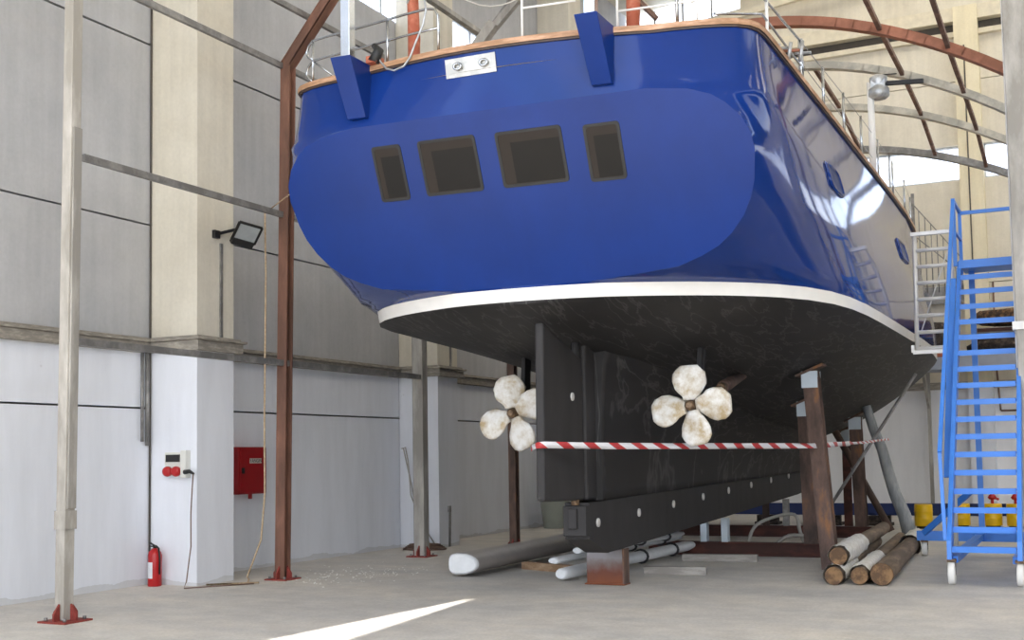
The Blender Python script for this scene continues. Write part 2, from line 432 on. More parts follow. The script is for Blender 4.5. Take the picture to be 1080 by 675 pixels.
# thin pipe drops on the back wall
b = MB(); b.tube([(-1.78, BY-.04, 2.4), (-1.83, BY-.04, 3.4), (-1.83, BY-.04, 5.4)], .02); b.tube([(-1.78, BY-.04, 2.4), (-.2, BY-.04, 2.4)], .02)
tag(b.build('pipe_run', 'purlin'), 'thin brown pipe with an elbow fixed low on the back wall behind the blue stairs', 'pipe')
# right wall (out of frame), roof
b = MB()
for y0, y1 in ((FY, 5.3), (5.34, 11.4), (11.44, 17.46), (17.5, 23.5), (23.54, BY)):
    for z0, z1 in ((0, 2.94), (2.96, 7.8), (9.3, 12.2)): b.box(RX, RX+.25, y0, y1, z0, z1)
struct(b.build('wall_right', 'wallright'))
b = MB()
# roof sheets with an unseen narrow wedge gap, invented to shape the sun patch on the floor
SUN = Vector((.28, -.38, .88)).normalized()      # towards the sun
def up_to_roof(x, y):
    t = 13.0/SUN.z
    for _ in range(12): t = (ROOF(x+SUN.x*t))/SUN.z
    return x+SUN.x*t, y+SUN.y*t
HOLE = [up_to_roof(*p) for p in ((-6.10, 11.5), (-6.42, 7.9), (-5.72, 7.9))]
hy0, hy1 = HOLE[1][1], HOLE[0][1]
def roofquad(x0, x1, y0, y1):
    xs = [x0, x1] if not (x0 < .4 < x1) else [x0, .4, x1]
    for a, c in zip(xs, xs[1:]):
        b.hexa([(a, y0, ROOF(a)), (c, y0, ROOF(c)), (c, y1, ROOF(c)), (a, y1, ROOF(a)), (a, y0, ROOF(a)+.06), (c, y0, ROOF(c)+.06), (c, y1, ROOF(c)+.06), (a, y1, ROOF(a)+.06)], b.mi('x'))
roofquad(WX-.4, RX+.4, FY, hy0)
SKY = [(12.4, 14.0), (18.6, 21.0), (24.8, 27.6)]; yprev = hy1  # unseen roof lights, added to brighten the back wall and floor
for q, (sa, sb) in enumerate(SKY):
    roofquad(WX-.4, RX+.4, yprev, sa); roofquad(WX-.4, -9.2, sa, sb); roofquad(10.2, RX+.4, sa, sb); yprev = sb
    p_ = MB()
    for xa_, xb_ in ((-9.2, .4), (.4, 10.2)):
        p_.hexa([(xa_, sa, ROOF(xa_)+.01), (xb_, sa, ROOF(xb_)+.01), (xb_, sb, ROOF(xb_)+.01), (xa_, sb, ROOF(xa_)+.01), (xa_, sa, ROOF(xa_)+.03), (xb_, sa, ROOF(xb_)+.03), (xb_, sb, ROOF(xb_)+.03), (xa_, sb, ROOF(xa_)+.03)], p_.mi('x'))
    struct(p_.build('window_%d' % (20+q), 'sheet'))  # added roof light
roofquad(WX-.4, RX+.4, yprev, BY+.4)
ax, (lx, rx) = HOLE[0][0], (HOLE[1][0], HOLE[2][0])
def slab(p):   # p: list of (x,y)
    lo = [b.bm.verts.new((x, y, ROOF(x))) for x, y in p]; hi = [b.bm.verts.new((x, y, ROOF(x)+.06)) for x, y in p]
    b.face(lo[::-1]); b.face(hi)
    for i in range(len(p)): b.face([lo[i], lo[(i+1) % len(p)], hi[(i+1) % len(p)], hi[i]])
slab([(WX-.4, hy0), (lx, hy0), (ax, hy1), (WX-.4, hy1)])
if rx < .4 and ax < .4:
    slab([(rx, hy0), (.4, hy0), (.4, hy1), (ax, hy1)]); slab([(.4, hy0), (RX+.4, hy0), (RX+.4, hy1), (.4, hy1)])
else: slab([(rx, hy0), (RX+.4, hy0), (RX+.4, hy1), (ax, hy1)])
struct(b.build('ceiling', 'roof'))
for i, yy in enumerate((5.7, 11.8, 17.9, 24)):
    b = MB(); b.bar((WX, yy, ROOF(WX)-.7), (.4, yy, ROOF(.4)-.5), .3, .45); b.bar((.4, yy, ROOF(.4)-.5), (RX, yy, ROOF(RX)-.7), .3, .45)
    struct(b.build('trim_%d' % (i+4), 'beam'))
b = MB()
for k in range(10):
    x = -10+k*1.15
    if k == 7: continue
    b.box(x-.05, x+.05, FY, BY, ROOF(x)-.2, ROOF(x)-.02)
b.bar((WX, BY-.5, ROOF(WX)-1.12), (.4, BY-.5, ROOF(.4)-1.12), .12, .14); 
struct(b.build('trim_8', 'beam'))

# ------------------------------------------------------------------ the yacht
yacht = thing('sailing_yacht', 'large sailing yacht with gloss blue hull and black underbody propped up in the workshop', 'yacht', (BX, 16, 0))
def YP(b, name, mat=None, parent=None, **k): return b.build(name, mat, parent or yacht, **k)
KR = .41; PLY = lambda z: 10.1+KR*(4.72-z)
OUT = [(3.27, .85), (3.34, 1.65), (3.42, 1.9), (3.5, 2.08), (3.6, 2.22), (3.75, 2.36), (3.9, 2.45), (4.05, 2.5), (4.3, 2.54), (4.45, 2.52), (4.6, 2.44), (4.72, 2.32), (4.8, 2.2), (4.87, 1.99), (4.92, 1.6)]
OUT = [(z, u*.972) for z, u in OUT]
LZ = [5.5, 5.38, 5.25, 5.12, 5.02, 4.92, 4.87, 4.8, 4.72, 4.6, 4.45, 4.3, 4.05, 3.9, 3.75, 3.6, 3.5, 3.42, 3.34, 3.27, 3.25, 3.12]
def uinf(z):
    t = min(1, max(0, (5.5-z)/2.25)); return lerp(2.48, 2.84, math.sin(t*PI/2)**1.8)
def Lz(z): return interp([(3.12, .7), (3.27, .72), (3.5, .95), (3.75, 1.15), (4.3, 1.2), (4.65, .26), (4.87, .13), (5.5, .1)], z)
def ybow(z): return lerp(27.9, 28.9, (z-3.12)/2.38)
def taper(z, Y):
    yb = ybow(z); s = max(0, (Y-18.5)/(yb-18.5)); return max(0, 1-s**3.3)
def startpt(z):
    if z >= 4.92: return 1.6*.972, lerp(PLY(4.92), 10.13, (z-4.92)/.58)
    if z <= 3.27: return .85*.972, (PLY(3.27) if z > 3.26 else 10.75 if z > 3.2 else 10.82)
    return interp(OUT, z), PLY(z)
def closing(z):   # points from the centre plane out to the start point (stern curve above the chine / below the transom)
    u1, y1 = startpt(z); yc = lerp(PLY(4.92), 9.9, (z-4.92)/.58) if z >= 4.92 else (PLY(3.27) if z > 3.2 else 10.72)
    return [(u1*k/7, lerp(yc, y1, (k/7)**2)) for k in range(7)]
OFF = [0, .03, .07, .12, .18, .26, .36, .5, .7, .95, 1.3, 1.8, 2.4, 3.2, 4.2, 5.5, 7, 8.5, 10, 11.3, 12.5, 13.7, 14.8, 15.7, 16.5, 17.0, 17.4]
def plan(z):
    u0, y0 = startpt(z); pts = []; sc = (ybow(z)-y0)/OFF[-1]
    for d in OFF:
        Y = y0+(d if d < 3 else lerp(d, d*sc, (d-3)/(OFF[-1]-3)))
        U = uinf(z)*taper(z, Y); u = U-(uinf(z)-u0)*math.exp(-(Y-y0)/Lz(z)); pts.append((max(.03, u), Y))
    return pts
def side_u(z, Y):
    p = plan(z); return interp([(y, u) for u, y in p], Y)
def mirror_grid(b, rows, mf):
    for s in (1, -1):
        b.grid([[(BX+s*u, y, z) for u, y, z in r] for r in rows], mf, True, flip=(s < 0))
rows = []
for z in LZ:
    cl = closing(z) if (z >= 4.92 or z <= 3.27) else None
    p = plan(z); rows.append((z, cl, p))
b = MB()
up = [[(u, y, z) for u, y in cl+p] for z, cl, p in rows if z >= 4.92]
lo = [[(u, y, z) for u, y in cl+p] for z, cl, p in rows if 3.24 < z <= 3.27]
mid = [[(u, y, z) for u, y in p] for z, cl, p in rows if 3.27 <= z <= 4.92]
mirror_grid(b, up, 'x'); mirror_grid(b, mid, 'x'); mirror_grid(b, lo, 'x')
topsides = YP(b, 'topsides', 'blue', weld=.0008)
b = MB(); mirror_grid(b, [[(u, y, z) for u, y in cl+p] for z, cl, p in rows if z < 3.26], 'x')
YP(b, 'boot_stripe', 'band', weld=.0008)
# transom panel
b = MB()
O = [(u, z) for z, u in OUT]
left = [(BX-u, PLY(z), z) for u, z in O]; right = [(BX+u, PLY(z), z) for u, z in O]
b.grid([left, [(BX-u*.5, PLY(z), z) for u, z in O], [(BX, PLY(z), z) for u, z in O], [(BX+u*.5, PLY(z), z) for u, z in O], right], 'x', False)
transom = YP(b, 'transom', 'bluep', weld=.0008)
# deck
b = MB(); pl = closing(5.5)+plan(5.5)
rows_ = [[(BX+s*max(0, u-.02), y+.02, 5.3) for u, y in pl] for s in (-1, 0, 1)]
b.grid(rows_, 'x', False); YP(b, 'deck', 'beige_paint', weld=.001)
# underbody
ZB = [(10.6, 3.12), (11.0, 3.0), (11.6, 2.86), (12.3, 2.72), (13, 2.56), (15, 2.22), (17, 1.95), (20, 1.78), (23, 1.74), (25, 1.88), (26.5, 2.2), (27.4, 2.6), (27.9, 3.1)]
def bottom_z(u, Y):
    uw = side_u(3.12, Y); zb = interp(ZB, Y); q = min(1, abs(u)/max(uw, .01))
    e = interp([(11, 1.35), (14, 1.3), (16, 1.4), (18, 1.5), (21, 1.65)], Y)
    return 3.12-(3.12-zb)*(1-q**e)**.93
b = MB(); cl = closing(3.12)+plan(3.12); NS = 16
for s in (1, -1):
    rows_ = []
    for j in range(NS+1):
        row = []
        for u, y in cl:
            zb = interp(ZB, y); e = interp([(11, 1.35), (14, 1.3), (16, 1.4), (18, 1.5), (21, 1.65)], y)
            th = j/NS; q = math.cos(th*PI/2)
            zz = 3.12-(3.12-zb)*(1-q**e)**.93 if j else 3.12
            row.append((BX+s*u*q, y, zz))
        rows_.append(row)
    b.grid(rows_, 'x', True, flip=(s < 0))
YP(b, 'underbody', 'black', weld=.0008)
# deadwood and long keel, flared into the hull
KB = [(11.84, .66), (12.51, .43), (22.4, .75), (23.3, .95)]
def keel_loft(name, mat, zlo, zhi, half, y0f, y1f, flare=0, n=9, ny=22):
    b = MB()
    for s in (1, -1):
        rows_ = []
        for j in range(n+1):
            row = []
            for i in range(ny+1):
                t = j/n; ya, yb = y0f(t), y1f(t); y = lerp(ya, yb, (i-1)/(ny-1)) if i > 1 else (ya if i == 0 else 12.51 if ya < 12.3 else ya+.12); z = lerp(zlo(y), zhi(y), t)
                h = half*(.35+.65*min(1, (i/ny)/.04)) if y0f(0) > 12 else half
                h = half
                if i == ny: h = half*.1
                elif i == ny-1: h = half*.75
                d = zhi(y)-z; h += flare*math.exp(-d/.3)*interp([(12.3, .1), (12.9, .7), (14, 1)], y)
                row.append((BX+s*h, y, z))
            rows_.append(row)
        b.grid(rows_, 'x', flare > 0, flip=(s < 0))
        if s == 1: R1 = rows_
        else: R2 = rows_
    b.grid([[r[0] for r in R1], [r[0] for r in R2]], 'x', False)
    b.grid([R1[0], R2[0]], 'x', False)
    return YP(b, name, mat, weld=.0005)
seam = lambda y: 1.03+.012*(y-12.3)
# front
front = lambda z: interp([(.7, 22.3), (.95, 23.3), (1.2, 23.5), (1.8, 22.7), (2.1, 22.2)], z)
keel_loft('deadwood', 'black', seam, lambda y: interp(ZB, y)+.12, .135, lambda t: 12.36, lambda t: lerp(24.0, 22.6, t), flare=.55, n=14)
bal = keel_loft('ballast_keel', 'keel', lambda y: interp([(11.84, .66), (12.51, .43), (23.0, .76), (23.9, 1.0)], y), lambda y: seam(y)-.006, .14, lambda t: 11.95, lambda t: lerp(23.3, 23.95, t), n=4)
b = MB(); b.box(BX-.12, BX+.145, 11.84, 12.0, .66, .99); b.box(BX-.05, BX+.05, 11.8, 11.86, .74, .96); b.lathe((BX, 11.9, .99), [(.045, 0), (.045, .07)], 12, m='bronze')
YP(b, 'rudder_heel_bearing', 'keel', bevel=.01)
for k in range(9):
    y = 12.19+1.327*k; z = .79+.0334*(y-12.19)
    b = MB(); b.lathe((BX+.145, y, z), [(.05, -.005), (.05, .008), (.03, .014)], 14, axis=(1, 0, 0)); YP(b, 'zinc_stud', 'anode')
for y, z in ((13.05, 1.92), (14.25, 1.9), (16.2, 1.82), (20.5, 1.75)):
    b = MB(); b.lathe((BX+.15, y, z), [(.045, -.04), (.045, .01), (.03, .016)], 14, axis=(1, 0, 0)); YP(b, 'zinc_stud', 'anode')
# rudder and skeg
b = MB()
prof = [(10.99, 1.07), (12.06, 1.04), (12.06, 2.62), (11.9, 2.66), (11.02, 2.93)]
b.prism([(BX-.05, y, z) for y, z in prof], (.1, 0, 0))
rud = YP(b, 'rudder', 'keel', bevel=.03)
b = MB(); b.lathe((BX+.05, 11.75, 2.18), [(.045, -.005), (.045, .01), (.03, .014)], 14, axis=(1, 0, 0)); b.build('zinc_stud', 'anode', rud)
b = MB(); b.box(BX-.07, BX+.07, 12.09, 12.4, 1.04, 2.85); YP(b, 'rudder_skeg', 'keel', bevel=.03)
b = MB(); b.tube([(BX, 12.0, 2.4), (BX, 12.0, 2.9)], .05, 12); YP(b, 'rudder_stock', 'black')

# transom windows (in the raked plane)
tn = Vector((0, -1, -KR)).normalized(); tu = Vector((0, KR, -1)).normalized()     # outward normal, down the slope
def tp(x, z, out=0): return Vector((x, PLY(z), z))+tn*out
XK = lambda x: x*(1+.07*(x-BX)/10.1)
for i, (x0, x1, zt, zb_) in enumerate(((-6.53, -6.18, 4.72, 4.19), (-5.98, -5.32, 4.72, 4.20), (-5.10, -4.39, 4.71, 4.20), (-4.17, -3.80, 4.68, 4.17))):
    x0, x1 = XK(x0), XK(x1); b = MB()
    def rr(a0, a1, z1, z0, r, out):
        P = []
        for cx, cz, s0 in ((a0+r, z0+r, PI), (a1-r, z0+r, 1.5*PI), (a1-r, z1-r, 0), (a0+r, z1-r, PI/2)):
            for q in range(5): t = s0+q*PI/8; P.append(tp(cx+r*math.cos(t), cz+r*math.sin(t), out))
        return P
    A = rr(x0, x1, zt, zb_, .035, .008); B = rr(x0+.03, x1-.03, zt-.028, zb_+.028, .025, .008); D = rr(x0, x1, zt, zb_, .035, -.001); E_ = rr(x0+.03, x1-.03, zt-.028, zb_+.028, .025, -.0)
    VA, VB, VD, VE = [[b.bm.verts.new(p) for p in q] for q in (A, B, D, E_)]; nn = len(VA)
    for k in range(nn):
        j = (k+1) % nn
        b.face([VA[k], VA[j], VB[j], VB[k]]); b.face([VD[k], VD[j], VA[j], VA[k]]); b.face([VB[k], VB[j], VE[j], VE[k]])
    w = b.build('transom_window', 'frame', transom)
    # the visible blind is a lighter margin on the left and top of the dark glass
    b = MB(); P = rr(x0+.028, x1-.028, zt-.026, zb_+.026, .02, .003); b.face([b.bm.verts.new(p) for p in P], b.mi('shade'))
    w2 = (x1-x0)
    Q = [tp(x0+.03+w2*.17, zb_+.035, .0045), tp(x1-.035, zb_+.035, .0045), tp(x1-.035, zt-.03-.075, .0045), tp(x0+.03+w2*.17, zt-.03-.075, .0045)]
    b.face([b.bm.verts.new(p) for p in Q], b.mi('glass')); b.build('pane', 'glass', transom)

# cap rail around the sheer
pl = [(u, y) for u, y in closing(5.5)+plan(5.5)]
full = [(BX-u, y) for u, y in reversed(pl[1:])]+[(BX+u, y) for u, y in pl]
def offset(path, d):
    out = []
    for i, (x, y) in enumerate(path):
        a = path[max(0, i-1)]; c = path[min(len(path)-1, i+1)]; tx, ty = c[0]-a[0], c[1]-a[1]; l = math.hypot(tx, ty) or 1
        out.append((x+ty/l*d, y-tx/l*d))
    return out
o1, i1 = offset(full, .035), offset(full, -.1)
b = MB(); b.grid([[(x, y, 5.49) for x, y in i1], [(x, y, 5.49) for x, y in o1], [(x, y, 5.545) for x, y in o1], [(x, y, 5.555) for x, y in i1], [(x, y, 5.49) for x, y in i1]], lambda i: 'darkwood' if i == 0 else 'x', False)
YP(b, 'cap_rail', 'teak', weld=.0005)
b = MB(); b.grid([[(x, y, 5.47) for x, y in offset(full, .0)], [(x, y, 5.47) for x, y in offset(full, .022)], [(x, y, 5.49) for x, y in offset(full, .022)]], 'x', False)
YP(b, 'rubbing_strip', 'darkwood')

# davit brackets and posts
def davit(xa, xb, yt, wside):
    b = MB()
    zt, zb_ = 5.56, 5.0; yb = 9.97+.02
    b.hexa([(xa+.01, yb-.02, zb_), (xb-.01, yb-.02, zb_), (xb-.01, yb+.12, zb_), (xa+.01, yb+.12, zb_), (xa, yt, zt), (xb, yt, zt), (xb, yb+.12, zt), (xa, yb+.12, zt)])
    d = YP(b, 'davit_bracket', 'bluep', bevel=.006)
    b = MB(); cx = (xa+xb)/2; b.bar((cx, yt+.14, zt), (cx, yt+.14, 7.6), .105, .105); b.bar((cx, yt+.14, zt), (cx, yt+.14, zt+.02), .17, .17)
    YP(b, 'davit_post', 'steel', bevel=.006)
davit(-6.66, -6.43, 9.68, 0); davit(-4.05, -3.83, 9.6, 0)
# steel plate with two fairleads
b = MB(); x0, x1 = -5.52, -4.98; yy = lambda x: 9.905+.0
def sy(x, z):
    u = abs(x-BX); zz = z; y1 = startpt(zz)[1]; yc = lerp(PLY(4.92), 9.9, (zz-4.92)/.58); return lerp(yc, y1, min(1, u/1.5)**2)
P = [(x0, 5.26), (x1, 5.26), (x1, 5.44), (x0, 5.44)]
b.prism([(x, sy(x, z)-.006, z) for x, z in P], (0, -.008, 0)); pa = YP(b, 'fairlead_plate', 'plate')
for xc in (-5.38, -5.1):
    b = MB(); c = Vector((xc, sy(xc, 5.36)-.02, 5.355)); pts = [c+Vector((.04*math.cos(a), -.01, .03*math.sin(a))) for a in [2*PI*k/12 for k in range(12)]]
    b.tube(pts, .012, 6, closed=True); b.build('fairlead_ring', 'steel', pa)

# portlights on the starboard side
def portlight(y, z, w, h):
    b = MB(); rings = []
    for k_, out in ((1, .004), (.93, .03), (.86, .03), (.82, .016), (.4, .016)):
        ring = []
        for k in range(24):
            a = 2*PI*k/24; c, s = math.cos(a), math.sin(a)
            cy = y+k_*w/2*math.copysign(abs(c)**.45, c); cz = z+k_*h/2*math.copysign(abs(s)**.45, s)
            ring.append(b.bm.verts.new((BX+side_u(cz, cy)+out, cy, cz)))
        rings.append(ring)
    for i, (P, Q) in enumerate(zip(rings, rings[1:])):
        for k in range(24): b.face([P[k], P[(k+1) % 24], Q[(k+1) % 24], Q[k]], b.mi('blue' if i < 3 else 'deep'), True)
    b.face(rings[-1], b.mi('deep')); YP(b, 'portlight', 'deep')
portlight(13.3, 4.62, .85, .34); portlight(18.9, 4.62, .9, .36)

# rails
def rp(s, ins=.06):   # point on the rail at arc position: x given on the stern, or y on the side
    return s
def stern_pt(x, z, ins=.05):
    u = abs(x-BX)
    P = [(uu, y) for uu, y in closing(5.5)+plan(5.5)]
    for (a, ya), (c, yc) in zip(P, P[1:]):
        if a <= u <= c: return Vector((x, lerp(ya, yc, (u-a)/(c-a) if c > a else 0)+ins, z))
    return Vector((x, 10.4, z))
def side_pt(y, z, ins=.06): return Vector((BX+side_u(5.5, y)-ins, y, z))
b = MB()
xs = [-7.28, -7.1, -6.8, -6.4, -6.0, -5.75]
top = [stern_pt(x, 6.02) for x in xs]; low = [stern_pt(x, 5.8) for x in xs]
e = stern_pt(-7.28, 5.56); L0 = stern_pt(-7.38, 5.9)
b.tube([stern_pt(-7.28, 5.82), stern_pt(-7.36, 5.86), stern_pt(-7.4, 5.92), stern_pt(-7.36, 5.98)]+top+[stern_pt(-5.66, 6.0), stern_pt(-5.62, 5.93), stern_pt(-5.62, 5.56)], .014)
b.tube([stern_pt(-7.28, 5.58), stern_pt(-7.36, 5.62), stern_pt(-7.4, 5.69), stern_pt(-7.36, 5.76)]+low+[stern_pt(-5.62, 5.8)], .013)
for x in (-7.28, -6.25): b.tube([stern_pt(x, 5.55), stern_pt(x, 6.03)], .013)
b.tube([stern_pt(-7.28, 5.8), stern_pt(-7.0, 5.56)+Vector((0, .2, 0))], .01)
YP(b, 'stern_rail', 'steel')
b = MB()
b.tube([stern_pt(-4.72, 5.55), stern_pt(-4.72, 6.3)], .012, m='white'); b.tube([stern_pt(-4.72, 5.85), stern_pt(-4.2, 5.86)], .011, m='white')
b.tube([stern_pt(-3.82, 5.55), stern_pt(-3.82, 6.3)], .013, m='white'); b.tube([stern_pt(-3.82, 5.72), stern_pt(-3.1, 5.76), stern_pt(-2.9, 5.76)], .011, m='white')
b.tube([stern_pt(-3.28, 5.55), stern_pt(-3.28, 6.2)], .018); b.tube([stern_pt(-3.1, 5.55), stern_pt(-3.1, 6.2)], .012, m='white')
YP(b, 'stern_rail', 'steel')
b = MB()
tz = lambda y: interp([(10.3, 5.93), (12.6, 6.06), (16, 6.18), (24, 6.25)], y)
b.tube([stern_pt(-2.95, 5.85)]+[side_pt(y, tz(y)+.0) for y in (10.9, 11.5, 12.65)], .014)
b.tube([stern_pt(-2.95, 5.62)]+[side_pt(y, 5.78) for y in (10.9, 11.5, 12.65)], .013)
b.tube([side_pt(y, tz(y)) for y in (12.65, 13.9, 15.2, 17, 19, 21, 23)], .005, 5)
b.tube([side_pt(y, 5.82) for y in (12.65, 13.9, 15.2, 17, 19, 21, 23)], .005, 5)
YP(b, 'lifeline', 'steel')
for i, y in enumerate((11.1, 12.65, 13.9, 15.25, 16.6, 18.1, 19.6, 21.2, 22.8)):
    b = MB(); b.tube([side_pt(y, 5.54), side_pt(y, tz(y)+.02)], .028 if i == 1 else .017, m='x'); b.lathe(side_pt(y, 5.545), [(.045, 0), (.045, .015)], 10)
    YP(b, 'stanchion', 'steel' if i else 'white')
# post with a winch head and pointing bar
b = MB(); b.tube([side_pt(17.6, 5.54), side_pt(17.6, 6.95)], .05, 12); wp = YP(b, 'crane_post', 'white')
b = MB(); c = side_pt(17.6, 6.85); b.lathe(c+Vector((.12, 0, -.16)), [(.1, 0), (.15, .04), (.15, .14), (.1, .2), (.13, .25), (.13, .32), (.06, .36)], 16)
b.box(c.x+.02, c.x+.22, c.y-.1, c.y+.1, c.z-.05, c.z+.1); w = b.build('winch_drum', 'galv', wp)
b = MB(); b.bar(c+Vector((.2, 0, .06)), c+Vector((.75, -.05, .0)), .06, .06); b.tube([c+Vector((.1, 0, .2)), c+Vector((.35, .2, .24))], .01); b.build('winch_arm', 'black_pl', wp)
# wire strop hanging over the rail
b = MB(); pts = []
for k in range(25):
    t = k/24; a = -PI*.1+t*PI*1.5
    pts.append(Vector((lerp(-6.33, -5.95, .5+.5*math.sin(a-1.2)) if 0 else 0, 0, 0)))
P2 = [(-6.32, 5.72), (-6.33, 5.66), (-6.28, 5.56), (-6.2, 5.47), (-6.1, 5.43), (-5.98, 5.45), (-5.9, 5.52), (-5.83, 5.66), (-5.74, 5.82), (-5.7, 5.97), (-5.72, 6.1), (-5.8, 6.17), (-5.88, 6.16), (-5.93, 6.08)]
b.tube([(x, sy(x, min(z, 5.49))-.055, z) for x, z in P2], .011, 6); YP(b, 'wire_strop', 'galv')
b = MB(); b.tube([(-6.35, 9.98, 5.56), (-6.3, 10.0, 5.68), (-6.36, 10.0, 5.74)], [.06, .05, .03], 8); b.box(-6.42, -6.3, 9.95, 10.1, 5.55, 5.62, 'orange')
YP(b, 'block_and_shackle', 'black_pl')
# deck gear glimpsed over the starboard quarter
b = MB()
for k in range(9):
    x = -3.2+.09*k; y = 10.75+.12*k; b.tube([(x, y, 5.53), (x+.03, y, 5.66+.04*(k % 3))], .02, 6, m='galv'); b.tube([(x-.05, y, 5.62), (x+.09, y+.1, 5.64)], .016, 6, m='arch' if k % 2 else 'galv')
YP(b, 'mooring_cleat', 'galv')
# rolled orange socks standing on deck behind the posts
for x, y in ((-6.28, 10.55), (-3.75, 10.4)):
    b = MB(); b.tube([(x, y, 5.3), (x+.02, y, 6), (x, y, 6.6), (x+.02, y, 7.4)], [.06, .07, .06, .065], 10, rough=.08)
    tag(b.build('rolled_sock', 'orange', origin=(x, y, 5.3)), 'rolled orange cover standing upright on deck just behind the %s stern post' % ('port' if x < -5 else 'starboard'), 'rolled cover')

# propellers, shafts, struts
def propeller(x, y, z, rot, stbd):
    R_ = .45
    b = MB(); b.lathe((x, y-.1, z), [(.03, 0), (.055, .03), (.065, .1), (.065, .2), (.06, .24)], 16, axis=(0, 1, 0))
    hub = YP(b, 'propeller', 'bronze', origin=(x, y, z))
    for k in range(4):
        b = MB(); a0 = math.radians(rot[k]); mi = b.mi('x'); Rr = Matrix.Rotation(a0, 3, 'Y')
        nr, ns = 9, 14; V = []
        for i in range(nr+1):
            t = i/nr; r = lerp(.06, R_, t)
            w = .18*math.sqrt(max(0.0, 1-((t-.58)/.47)**2)) if abs((t-.58)/.47) < 1 else 0
            w = max(w, lerp(.07, .13, min(1, t/.4)) if t < .5 else .04)+.012; th = .030*(1-.3*t)+.006
            tw = math.radians(lerp(24, 8, t)); ring = []
            for j in range(ns):
                a = 2*PI*j/ns; cx = w*math.cos(a); cy = th*math.sin(a)
                jx = random.uniform(-.007, .007)
                jx = jx*1.3; p = Vector((cx*math.cos(tw)-cy*math.sin(tw)+jx, cx*math.sin(tw)+cy*math.cos(tw)+jx*.6, r+.03*math.sin(t*2)*0))
                ring.append(b.bm.verts.new(Vector((x, y, z))+Rr @ p))
            V.append(ring)
        for A, B in zip(V, V[1:]):
            for j in range(ns): b.face([A[j], A[(j+1) % ns], B[(j+1) % ns], B[j]], mi, True)
        b.face(V[0][::-1], mi); b.face(V[-1], mi, True)
        b.build('blade', 'propwrap', hub, origin=(x, y, z))
    s = 1 if stbd else -1
    e = (x+.02*s, y+2.4, z+.5)
    b = MB(); b.tube([(x, y, z), Vector((x, y, z)).lerp(Vector(e), .8), e], .035, 12); YP(b, 'propeller_shaft', 'bronze')
    A = Vector((x, y, z)).lerp(Vector(e), .52); B = Vector((x, y, z)).lerp(Vector(e), .98)
    b = MB(); b.tube([A, A.lerp(B, .1), B], [.075, .08, .05], 14); YP(b, 'shaft_barrel', 'rust')
    b = MB(); b.tube([A-Vector((0, .1, .02)), A], [.055, .062], 14); YP(b, 'shaft_bearing', 'bronze')
    A = Vector((x, y+.32, z+.06)); b = MB()
    b.bar(A, (x+.02*s, y+.42, bottom_z(x-BX, y+.42)+.1), .05, .16); b.tube([A-Vector((0, .12, .02)), A+Vector((0, .14, .03))], .06, 12)
    YP(b, 'shaft_strut', 'black')
propeller(-3.96, 12.55, 2.075, (-3, 88, 170, 260), True)
propeller(-6.10, 12.55, 2.05, (-10, 70, 160, 245), False)

# ------------------------------------------------------------------ props and cradle under the yacht
def hull_z(x, y): return bottom_z(x-BX, y)
def prop_post(label, base, top, w, mat, group=None, plate=True, base_z=0):
    t = thing('hull_prop', label, 'prop', base, group)
    b = MB(); tz_ = top[2]; b.ibeam((base[0], base[1], base_z), top, w, w, .02, up=(0, 1, 0)); b.build('post', mat, t)
    if plate:
        b = MB(); n_ = Vector((.35, 0, 0)) if top[0] > BX else Vector((-.35, 0, 0))
        sl = (hull_z(top[0]+.12, top[1])-hull_z(top[0]-.12, top[1]))/.24
        b.bar((top[0]-.18, top[1], tz_+.012-.18*sl), (top[0]+.18, top[1], tz_+.012+.18*sl), .26, .03)
        b.ibeam(Vector(top)-Vector((0, 0, .22)), Vector(top), w+.012, w+.012, .024, up=(0, 1, 0), m='shoe')
        b.build('head_plate', 'rust', t)
    return t
def topz(x, y): return hull_z(x, y)-.035
prop_post('rusty steel prop nearest the camera, bright foot plate against the hull', (-3.09, 15.7, 0), (-3.27, 15.7, topz(-3.27, 15.7)), .2, 'rust')
prop_post('grey rusted steel prop standing behind the nearest rusty prop', (-3.68, 17.4, .2), (-3.72, 17.4, topz(-3.72, 17.4)), .2, 'rust', base_z=.2)
prop_post('dark steel prop further forward, between the rear cradle beam and the leaning timber', (-3.65, 21.4, .2), (-3.7, 21.4, topz(-3.7, 21.4)), .2, 'rust', base_z=.2)
prop_post('slim dark steel prop farthest forward under the hull', (-4.2, 23.2, 0), (-4.2, 23.2, topz(-4.2, 23.2)), .14, 'rustbeam')
b = MB(); b.ibeam((-6.2, 17.4, .1), (-3.55, 17.4, .1), .16, .2, .02); tag(b.build('cradle_beam', 'rustbeam'), 'maroon steel beam on the floor under the keel, nearer of the two cross beams', 'beam')
b = MB(); b.ibeam((-7.2, 21.4, .1), (-3.4, 21.4, .1), .16, .2, .02); tag(b.build('cradle_beam', 'rustbeam'), 'rusty steel beam on the floor, farther of the two cross beams', 'beam')
for i, (x, y, lab) in enumerate(((-5.3, 17.4, 'short bright steel stub under the keel, left one on the nearer cross beam'), (-4.98, 17.42, 'short bright steel stub under the keel, right one on the nearer cross beam'), (-5.35, 21.4, 'rusty stub under the keel, left one on the farther cross beam'), (-4.98, 21.4, 'grey stub under the keel, right one on the farther cross beam'))):
    zt = .43+(y-12.51)*.0315-.03 if abs(x-BX) < .2 else .62
    b = MB(); b.ibeam((x, y, .2), (x, y, zt), .1, .12, .012, up=(0, 1, 0)); tag(b.build('keel_stub', 'shoe' if i in (0, 1) else ('rust' if i == 2 else 'bar')), lab, 'stub post')
b = MB(); b.box(-5.46, -5.0, 13.1, 13.24, 0, .425); b.box(-5.48, -4.97, 13.07, 13.28, 0, .018); b.box(-5.0, -4.975, 13.08, 13.26, 0, .43, 'rust')
